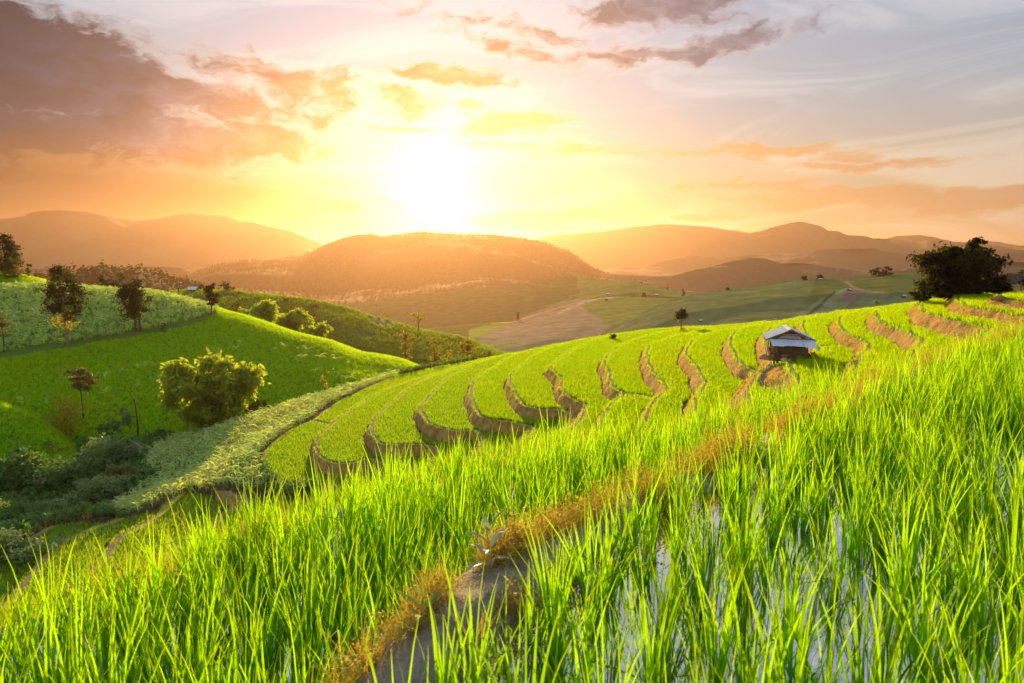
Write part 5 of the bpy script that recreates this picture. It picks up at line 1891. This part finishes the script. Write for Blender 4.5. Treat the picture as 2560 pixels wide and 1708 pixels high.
# forest on the mountain behind, too many to count
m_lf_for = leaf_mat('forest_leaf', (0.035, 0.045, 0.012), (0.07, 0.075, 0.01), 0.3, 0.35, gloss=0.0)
C_for = protos('forest_tree', m_lf_for, [])
rf = np.random.default_rng(8)
for i in range(6):
    hh = rf.uniform(9, 14)
    V, F, _ = leaves(rf, crown_blobs(rf, hh, rf.uniform(5, 8), 0.2, 6), 70, 2.6, 0.7)
    C_for.objects.link(mesh_np('forest_tree_%02d' % i, V, F, m_lf_for, None, False, linkit=False))
fp = np.concatenate([
    loft_points(S_mount[30:], 0.0060, lambda px, py, c: (py < 800) & (fbm(c[:, 0], c[:, 1], 120.0, 3, 5) > -0.25)),
    loft_points(S_lf[10:], 0.014, lambda px, py, c: px < 620)])
crest = S_mount[60, ::1]
crest_r = np.repeat(crest, 3, 0) + np.random.default_rng(3).normal(0, 1, (len(crest) * 3, 3)) * np.array((4, 25, 0.5))
crest_i = S_mount[58:62].reshape(-1, 3)
fp = np.concatenate([fp, crest_i[::2]])
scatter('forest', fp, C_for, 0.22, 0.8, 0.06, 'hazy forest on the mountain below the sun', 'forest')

# ground cover in the gully and loose dry grass beside the low terraces
gxx, gyy = np.meshgrid(np.arange(-70, 5, 0.42), np.arange(50, 125, 0.42), indexing='ij')
P = np.c_[gxx.ravel(), gyy.ravel()] + RNG.uniform(-0.2, 0.2, (gxx.size, 2))
P = P[np.abs(np.arctan2(P[:, 0], P[:, 1])) < rad(46)]
P = np.c_[P, terrain_at(P[:, 0], P[:, 1], TZ)]
tt = terrain_at(P[:, 0], P[:, 1], terr.astype(float))
px_, py_ = proj(P[:, 0], P[:, 1], P[:, 2])
hs_ = terrain_at(P[:, 0], P[:, 1], Hs)
ok = (tt < 0.05) & ~in_poly(px_, py_, CORN) & (hs_ < LEVELS[4]) & in_view(P, 150, 0, -200)
P, px_, py_ = P[ok], px_[ok], py_[ok]
dry = (RNG.random(len(P)) < 0.55) & (np.abs(py_ - np.interp(px_, [0, 60, 150, 250, 330, 520, 700], [1390, 1345, 1310, 1270, 1255, 1225, 1260])) < 18)
m_cover = leaf_mat('ground_cover', (0.11, 0.24, 0.045), (0.26, 0.52, 0.05), 0.4, 0.4, gloss=0.03)
C_cov = protos('cover', m_cover, [broad_weed(rp, 7, 0.55, 0.26) for _ in range(5)])
scatter('ground_cover', P[~dry], C_cov, 0.8, 1.6, 0.3, 'low green scrub covering the gully floor', 'scrub')
scatter('dry_grass', P[dry & (RNG.random(len(P)) < 0.8)], C_dry, 1.6, 3.2, 0.4, 'dry orange grass fringe above the low terraces', 'grass')
for i, (px, py) in enumerate([(345, 925), (363, 922), (384, 918), (308, 936), (263, 948), (155, 966), (383, 962), (399, 955), (591, 876), (606, 869), (545, 884), (683, 884), (709, 875), (746, 881), (744, 908), (758, 904),
                              (788, 935), (862, 954), (881, 951), (832, 931), (60, 1010), (121, 1012), (220, 996), (265, 988), (343, 971), (286, 986), (800, 900), (838, 905), (870, 915), (770, 885)]):
    b = put(px, py, B_left)
    if b is None:
        continue
    o = bpy.data.objects.new('corn_plant', corn_meshes[i % len(corn_meshes)])
    link(o)
    o.location = tuple(b)
    o.rotation_euler = (0, 0, i * 1.7)
    s = 1.4 + 0.3 * math.sin(i * 2.2)
    o.scale = (s, s, s)
    tag(o, 'pale corn plant standing alone in the green hillside rice', 'corn plant', 'stray corn plants in the hillside rice')


# ================================================================== huts
def tin_mat(name, colr, rough, rust=0.25):
    m, N = new_mat(name)
    tcn = N.new('ShaderNodeTexCoord').outputs['Object']
    n = N.noise(tcn, 2.2, 6, 0.65)
    n2 = N.noise(N.v('MULTIPLY', tcn, (6, 0.6, 0.6)), 2.0, 4, 0.6)
    c = N.mix(N.mapr(n2, 0.3, 0.8, 0.0, 0.35), colr, tuple(x * 0.72 for x in colr))
    c = N.mix(N.mapr(n, 0.62, 0.82, 0.0, rust), c, (0.30, 0.17, 0.09))
    p = N.new('ShaderNodeBsdfPrincipled')
    N.put(p.inputs['Base Color'], c)
    p.inputs['Metallic'].default_value = 0.15
    N.put(p.inputs['Roughness'], N.mapr(n, 0.3, 0.7, rough, rough + 0.2))
    finish(N, p.outputs[0])
    return m


m_tin = tin_mat('zinc_sheet', (0.78, 0.85, 0.97), 0.28)
m_tin_b = tin_mat('zinc_sheet_awning', (0.72, 0.82, 0.97), 0.34, 0.12)
m_wood = plain_mat('weathered_wood', (0.20, 0.125, 0.07), 0.9, 0, 7, 0.45, 0.5, (1, 1, 0.25))
m_wood_lt = plain_mat('pale_wood', (0.40, 0.27, 0.15), 0.9, 0, 7, 0.4, 0.5, (1, 1, 0.25))
m_tarp = plain_mat('brown_tarp', (0.22, 0.165, 0.11), 0.8, 0, 4, 0.3, 0.4)
m_plastic = plain_mat('pale_plastic', (0.50, 0.47, 0.45), 0.5, 0, 5, 0.3, 0.3)
m_sack = plain_mat('white_sack', (0.62, 0.62, 0.64), 0.7, 0, 6, 0.25, 0.5)
m_thatch = plain_mat('thatch', (0.085, 0.055, 0.035), 1.0, 0, 14, 0.5, 0.8, (1, 1, 0.4))
m_straw = plain_mat('straw', (0.46, 0.33, 0.16), 0.95, 0, 14, 0.4, 0.6)
m_red = plain_mat('red_cloth', (0.5, 0.05, 0.03), 0.8)
m_yel = plain_mat('yellow_leaf', (0.75, 0.45, 0.05), 0.8)


def sheet(A, B, C, D, n, amp, th=0.004):
    """corrugated sheet with corners A-B (ridge side) and D-C (eave side), waves running down the slope"""
    A, B, C, D = (np.array(q, float) for q in (A, B, C, D))
    nor = np.cross(B - A, D - A)
    nor /= np.linalg.norm(nor)
    if nor[2] < 0:
        nor = -nor
    V, F = [], []
    m = n * 4
    for j in range(3):
        for i in range(m + 1):
            u, v = i / m, j / 2
            p = (A * (1 - u) + B * u) * (1 - v) + (D * (1 - u) + C * u) * v
            V.append(p + nor * (amp * math.sin(2 * math.pi * u * n) + 0.012 * math.sin(u * 9 + v * 4)))
    for j in range(2):
        for i in range(m):
            a = j * (m + 1) + i
            F.append((a, a + 1, a + m + 2, a + m + 1))
    nv0 = len(V)
    V += [q - nor * th for q in V]
    F += [tuple(reversed([k + nv0 for k in f])) for f in F]
    return V, F


HX, HYv = float(HUT_C[0]), float(HUT_C[1])
hut = empty('field_hut', (HX, HYv, -7.72), rad(-15))
hut.scale = (1.1, 1.1, 0.98)
tag(hut, 'small stilted hut with blue white tin roof among the rice terraces', 'hut')
# local axes: +y away from the viewer along the ridge, +x to the right
EW, RL, EH, RH = 1.55, 3.0, 1.66, 2.42
y0, y1 = -1.35, 1.65
for sgn in (-1, 1):
    n_s = 3
    for k in range(n_s):
        a, b_ = y0 + (y1 - y0) * k / n_s - 0.04, y0 + (y1 - y0) * (k + 1) / n_s + 0.04
        lift = 0.004 * (k % 2) + 0.003
        V, F = sheet((0.0, a, RH + lift), (0.0, b_, RH + lift), (sgn * EW, b_, EH + lift), (sgn * EW, a, EH + lift), 9, 0.012)
        mesh_np('roof_sheet', V, F, m_tin, hut, True)
mb = MB()
for sgn in (-1, 1):
    i = len(mb.v)
    mb.v += [(0, y0 - .06, RH + .05), (0, y1 + .06, RH + .05), (sgn * .22, y1 + .06, RH - .05), (sgn * .22, y0 - .06, RH - .05)]
    mb.f.append((i, i + 1, i + 2, i + 3))
mb.build('ridge_cap', m_tin, hut)
# gable: rafters, pale plastic, dark vent
mb = MB()
for sgn in (-1, 1):
    mb.bar((0, y0 - .03, RH - .06), (sgn * EW, y0 - .03, EH - .06), 0.05, 0.09)
    mb.bar((0, y1 - .05, RH - .06), (sgn * EW, y1 - .05, EH - .06), 0.05, 0.09)
mb.bar((-EW * .95, y0 + .02, EH + .02), (EW * .95, y0 + .02, EH + .02), 0.06, 0.08)
mb.bar((-EW * .6, y0 + .03, EH + .3), (EW * .6, y0 + .03, EH + .3), 0.04, 0.05)
mb.build('rafters', m_wood, hut)
mb = MB()
mb.quad((-0.85, y0 + .06, EH - .02), (0.75, y0 + .06, EH - .02), (0.42, y0 + .05, EH + .40), (-0.45, y0 + .07, EH + .38))
mb.build('gable_sheet', m_plastic, hut)
mb = MB()
mb.tri((-1.3, y0 + .12, EH - .05), (1.3, y0 + .12, EH - .05), (0, y0 + .12, RH - .1))
mb.build('gable_board', m_wood, hut)
# front awning, three overlapping sheets of unequal length
for (xa, xb, ln, dz) in ((-1.30, -0.62, 0.0, 0.003), (-0.68, 0.78, -0.07, 0.0), (0.72, 1.42, 0.10, 0.004)):
    V, F = sheet((xa, y0 + .02, EH + .02 + dz), (xb, y0 + .02, EH + .02 + dz), (xb + .12, y0 - .95 - ln, EH - .40 - ln * .3 + dz), (xa + .06, y0 - .95 - ln, EH - .38 - ln * .3 + dz), 5, 0.011)
    mesh_np('awning_sheet', V, F, m_tin_b, hut, True)
# posts, beams, floor
for (x, y, hgt, mt) in ((-1.05, y0 - .55, 1.42, m_wood), (-0.80, y0 - .1, 1.6, m_wood), (0.85, y0 - .5, 1.36, m_wood), (1.05, y0 + .1, 1.6, m_wood), (-1.25, y1 - .2, 1.65, m_wood), (1.25, y1 - .2, 1.65, m_wood), (-1.3, 0.2, 1.65, m_wood)):
    mb = MB()
    mb.tube([(x, y, -.15), (x + .02, y, hgt * .5), (x - .01, y, hgt)], [0.07, 0.06, 0.055], 7)
    mb.build('post', mt, hut, True)
mb = MB()
for k in range(9):
    yy = y0 + .05 + k * (y1 - y0 - .3) / 8
    mb.box((0, yy, 0.62 + .006 * (k % 3)), (2.5, 0.24, 0.035))
mb.build('floor', m_wood, hut)
mb = MB()
mb.bar((-1.25, y0 + .05, .56), (1.25, y0 + .05, .56), .07)
mb.bar((-1.25, y1 - .25, .56), (1.25, y1 - .25, .56), .07)
mb.bar((-1.1, y0 - .55, 1.36), (.95, y0 - .52, 1.33), .06)
mb.build('beams', m_wood, hut)
# hanging tarp with a sagging hem
V, F = [], []
for j in range(6):
    for i in range(15):
        u, v = i / 14, j / 5
        V.append((-0.72 + 1.5 * u, y0 - .05 + .05 * math.sin(u * 17) + .06 * v, 1.58 - v * (0.78 + .10 * math.sin(u * 3.1))))
for j in range(5):
    for i in range(14):
        a = j * 15 + i
        F.append((a, a + 1, a + 16, a + 15))
mesh_np('tarp', V, F, m_tarp, hut, True)
# boards of the left wall, each one leaning a little
rw = random.Random(4)
for k in range(11):
    yy = y0 + .15 + k * 0.25
    mb = MB()
    le = rw.uniform(-.07, .07)
    mb.box((0, 0, 0), (0.025, 0.20, rw.uniform(1.0, 1.25)), Matrix.Translation((-1.36 + rw.uniform(-.03, .03), yy, 1.08)) @ Matrix.Rotation(le, 4, 'X') @ Matrix.Rotation(rw.uniform(-.05, .05), 4, 'Y'))
    mb.build('board', m_wood_lt if k % 2 else m_wood, hut)
for k in range(8):
    mb = MB()
    mb.box((0, 0, 0), (0.30, 0.025, rw.uniform(.85, 1.0)), Matrix.Translation((-1.2 + k * .34, y1 - .18 + rw.uniform(-.01, .01), 1.1)) @ Matrix.Rotation(rw.uniform(-.04, .04), 4, 'Y'))
    mb.build('board', m_wood, hut)
for k in range(5):
    mb = MB()
    mb.box((0, 0, 0), (0.45, 0.02, .11), Matrix.Translation((-1.02, y0 - .12, .72 + k * .15)) @ Matrix.Rotation(rw.uniform(-.05, .05), 4, 'Y'))
    mb.build('plank', m_wood_lt, hut)

for k in range(9):
    mb = MB()
    mb.box((0, 0, 0), (0.29, 0.03, rw.uniform(.5, .62)), Matrix.Translation((-1.2 + k * .30, y0 + .12 + rw.uniform(-.01, .01), .28)) @ Matrix.Rotation(rw.uniform(-.06, .06), 4, 'Y'))
    mb.build('board', m_wood if k % 3 else m_wood_lt, hut)
for k in range(8):
    mb = MB()
    mb.box((0, 0, 0), (0.03, 0.32, rw.uniform(.5, .62)), Matrix.Translation((-1.3, y0 + .3 + k * .34, .28)) @ Matrix.Rotation(rw.uniform(-.06, .06), 4, 'X'))
    mb.build('board', m_wood if k % 3 else m_wood_lt, hut)


def world_of(local):
    c, s = math.cos(rad(-15)), math.sin(rad(-15))
    x, y, z = local
    return (HX + c * x - s * y, HYv + s * x + c * y, -7.62 + z)


def blob(name, loc, r, mat, label, cat, seed, squash=(1, .8, .45), group=None):
    """lumpy rounded bundle"""
    bm = bmesh.new()
    bmesh.ops.create_icosphere(bm, subdivisions=3, radius=1)
    rg = random.Random(seed)
    ph = [rg.uniform(0, 6) for _ in range(6)]
    for v in bm.verts:
        k = 1 + .16 * math.sin(v.co.x * 3 + ph[0]) * math.cos(v.co.y * 4 + ph[1]) + .08 * math.sin(v.co.z * 7 + ph[2] + v.co.x * 5)
        v.co = Vector((v.co.x * squash[0] * r * k, v.co.y * squash[1] * r * k, max(v.co.z * squash[2] * r * k, -0.25 * r) + .25 * r))
    me = bpy.data.meshes.new(name)
    bm.to_mesh(me)
    bm.free()
    me.materials.append(mat)
    for p in me.polygons:
        p.use_smooth = True
    o = bpy.data.objects.new(name, me)
    link(o)
    o.location = loc
    o.rotation_euler = (0, 0, rg.uniform(0, 6))
    tag(o, label, cat, group)
    return o


blob('sack', world_of((-0.45, y0 - .55, .02)), .28, m_sack, 'crumpled white sack under the left of the tin hut', 'sack', 1)
blob('sack', world_of((0.55, y0 - .4, .02)), .22, m_sack, 'grey white sack under the right of the tin hut', 'sack', 2)
blob('sack', world_of((0.0, y0 - .1, .02)), .20, m_plastic, 'small pale bundle under the middle of the tin hut', 'bundle', 3)
blob('straw_heap', world_of((-1.75, y0 - .1, .0)), .42, m_straw, 'heap of dry straw at the left corner of the tin hut', 'straw heap', 4, (1, .9, .6))
mb = MB()
for k in range(14):
    a, l = rw.uniform(0, 6.28), rw.uniform(.25, .5)
    c = Vector((rw.uniform(-.45, .45), rw.uniform(-.25, .25), .05 + .02 * k))
    mb.bar(c - Vector((math.cos(a) * l, math.sin(a) * l, -.03)), c + Vector((math.cos(a) * l, math.sin(a) * l, .05)), .035)
o = tag(mb.build('firewood', m_wood_lt), 'tangled pile of firewood sticks beneath the tin hut floor', 'firewood')
o.location = world_of((.15, y0 + .25, 0))
b = world_of((1.65, y0 + .2, 0))
make_bush(b, 0.9, 1.0, 'dry golden shrub at the right side of the tin hut', m_weed, 420, .12, 120)
b = hit_near(2205, 768, B_spur)
blob('soil_heap', (b[0], b[1], b[2] - .05), .62, m_dike, 'dark clods of dug soil below the tiny crest shrub', 'soil heap', 6, (1.2, .7, .5))
b = hit_near(2498, 752, B_spur)
if b is not None:
    blob('soil_heap', (b[0], b[1], b[2]), .55, m_bank, 'reddish soil heap in the upper right rice', 'soil heap', 7, (1.3, .8, .5))


# --- open pavilion at the right edge
pv_b = at_y(2560, 752, 84)
pav = empty('field_pavilion', pv_b, rad(8))
tag(pav, 'dark thatched open shelter cut by the right edge of the frame', 'shelter')
u = m_px(pv_b, 1)
for (x, y) in ((-34, 0), (-10, 0), (36, 0), (-34, 50), (36, 50)):
    mb = MB()
    mb.tube([(x * u, y * u, -1.0), (x * u, y * u, u * 48)], [u * 1.3, u * 1.1], 7)
    mb.build('post', m_wood, pav, True)
mb = MB()
for k in range(6):
    mb.box((0, k * 10 * u, u * 23), (92 * u, 9 * u, u * 2.2))
mb.build('floor', m_wood, pav)
rg = np.random.default_rng(9)
for sgn in (-1, 1):
    V, F = [], []
    nx_, ny_ = 14, 16
    for j in range(nx_ + 1):
        for i in range(ny_ + 1):
            t = j / nx_
            x = sgn * (2 + 50 * t) * u
            V.append((x, (-14 + 80 * i / ny_) * u + rg.normal(0, .8 * u), u * (66 - 24 * t - 3 * t * t) + rg.normal(0, .7) * u * (1 + t)))
    for j in range(nx_):
        for i in range(ny_):
            a = j * (ny_ + 1) + i
            F.append((a, a + 1, a + ny_ + 2, a + ny_ + 1))
    n0 = len(V)
    V += [(p[0], p[1], p[2] - u * 3.5) for p in V]
    F += [tuple(reversed([k + n0 for k in f])) for f in F]
    mesh_np('roof', V, F, m_thatch, pav)
mb = MB()
mb.tube([(-54 * u, -14 * u, u * 41), (-40 * u, -15 * u, u * 37), (-28 * u, -15 * u, u * 39)], [u * 1.2, u * 2.2, u * .8], 6)
mb.build('torn_edge', m_straw, pav, True)
tree_px(2558, 668, 735, 40, None, 'thin dark tree behind the thatched shelter', 92, seed=131, nl=420, leaf=.4, lo=.4, nb=6)


# --- small far huts
def far_hut(base, w, h, label, roof, wall, rz=0.0):
    r = empty('hut', base, rz)
    tag(r, label, 'hut')
    mb = MB()
    for x in (-.42, 0, .42):
        for y in (-.35, .35):
            mb.bar((x * w, y * w, -.4), (x * w, y * w, h * .62), .16)
    mb.build('posts', m_wood, r)
    mb = MB()
    mb.box((.06 * w, 0, h * .34), (w * .78, w * .6, h * .5))
    mb.build('wall', wall, r)
    for sgn, nm in ((-1, 'front'), (1, 'rear')):
        V, F = sheet((-.56 * w, 0, h), (.56 * w, 0, h), (.56 * w, sgn * .52 * w, h * .60), (-.56 * w, sgn * .52 * w, h * .60), 10, .02)
        mesh_np('roof_sheet', V, F, roof, r, True)
    return r


b = at_y(484, 734, 257)
far_hut(b, m_px(b, 20), m_px(b, 17), 'small far hut with a white tin roof on the second ridge', m_tin, m_wood)
o = blob('red_bundle', tuple(at_y(493, 735, 256)), .35, m_red, 'speck of red cloth at the right corner of the far ridge hut', 'cloth', 8, (1, .8, 1))
b = at_y(2050, 701, 379)
far_hut(b, m_px(b, 8), m_px(b, 5), 'white roofed hut under the dark tree on the right hill', m_tin, m_wood)
b = hit_near(2124, 727, B_right)
far_hut(b, m_px(b, 8), m_px(b, 5), 'tiny white roofed hut beside the road on the right hill', m_tin, m_wood, .5)
b = hit_near(2259, 743, B_right)
far_hut(b, m_px(b, 8), m_px(b, 5), 'tiny grey hut at the lower end of the hill road', m_tin, m_wood, .2)
b = hit_near(1751, 804, B_right)
far_hut(b, m_px(b, 8), m_px(b, 5), 'tiny white hut low on the right hill behind the lone tree', m_tin, m_wood, .2)
b = hit_near(1519, 738, B_mid)
if b is not None:
    far_hut(b, m_px(b, 8), m_px(b, 5), 'tiny pale hut on the far green field', m_tin, m_wood, .2)
b = hit_near(1641, 740, B_mid)
if b is not None:
    far_hut(b, m_px(b, 9), m_px(b, 5), 'tiny pale hut by the far field road bend', m_tin, m_wood, .2)


# ================================================================== two leafy weeds on the dike
m_wl = leaf_mat('weed_leaf_pale', (0.26, 0.34, 0.22), (0.42, 0.55, 0.20), 0.4, 0.2, gloss=0.12)
m_wl2 = leaf_mat('weed_leaf_yellow', (0.24, 0.30, 0.04), (0.52, 0.62, 0.06), 0.5, 0.2, gloss=0.05)


def weed_plant(base, h, nleaf, L, mat, label, seed):
    rg = random.Random(seed)
    r = empty('weed_plant', base, rg.uniform(0, 6))
    mb = MB()
    mb.tube([(0, 0, -.05), (.01, 0, h * .5), (0, .015, h)], [.006, .005, .003], 6)
    mb.build('stem', m_weed, r, True)
    for k in range(nleaf):
        t = .25 + .75 * k / (nleaf - 1)
        a = k * 2.4 + rg.uniform(-.3, .3)
        out, sd = Vector((math.cos(a), math.sin(a), 0)), Vector((-math.sin(a), math.cos(a), 0))
        p = Vector((0, 0, h * t))
        ll = L * rg.uniform(.8, 1.15) * (1.1 - .4 * t)
        ang = .6 + .5 * (1 - t)
        V, F = [], []
        for s in range(7):
            q = s / 6
            wd = ll * .13 * math.sin(math.pi * (q * .9 + .06)) + .001
            up = Vector((0, 0, 1))
            V += [tuple(p - sd * wd + up * wd * .35), tuple(p), tuple(p + sd * wd + up * wd * .35)]
            if s:
                i = len(V) - 6
                F += [(i, i + 1, i + 4, i + 3), (i + 1, i + 2, i + 5, i + 4)]
            an = ang + 1.3 * q * (1.2 - t)
            p = p + (out * math.sin(an) + Vector((0, 0, math.cos(an)))) * (ll / 6)
        mesh_np('leaf', V, F, mat, r, True)
    tag(r, label, 'weed')
    return r


def dike_pt(px, py):
    p = at_z(px, py, ZR + .12)
    return (p[0], p[1], ZR + .10)


weed_plant(dike_pt(1224, 1452), .30, 11, .16, m_wl, 'pale broad leaved weed standing on the middle of the foreground dike', 3)
weed_plant(dike_pt(1056, 1590), .20, 9, .13, m_wl2, 'small yellow green weed at the lower left of the foreground dike', 5)


# ================================================================== the air
lo_z, hi_z = 0.0, 0.0
for o in scene.objects:
    if o.type == 'MESH' and o.get('kind') == 'structure':
        zs_ = np.empty(len(o.data.vertices) * 3, np.float32)
        o.data.vertices.foreach_get('co', zs_)
        lo_z, hi_z = min(lo_z, float(zs_[2::3].min())), max(hi_z, float(zs_[2::3].max()))
hi_z += 14.0                          # the forest on the highest crest
lo_z -= 1.0
HZ_D = 0.00008
m_haze = bpy.data.materials.new('haze')
m_haze.use_nodes = True
nt = m_haze.node_tree
nt.nodes.clear()
pv = nt.nodes.new('ShaderNodeVolumePrincipled')
pv.inputs['Color'].default_value = (1.0, 0.62, 0.36, 1)
pv.inputs['Density'].default_value = HZ_D
pv.inputs['Anisotropy'].default_value = 0.73
ho = nt.nodes.new('ShaderNodeOutputMaterial')
nt.links.new(pv.outputs[0], ho.inputs['Volume'])
mb = MB()
mb.box((0, 4450, (lo_z + hi_z) / 2), (17000, 10100, hi_z - lo_z))
tag(mb.build('haze', m_haze), kind='stuff')
print('haze', lo_z, hi_z)
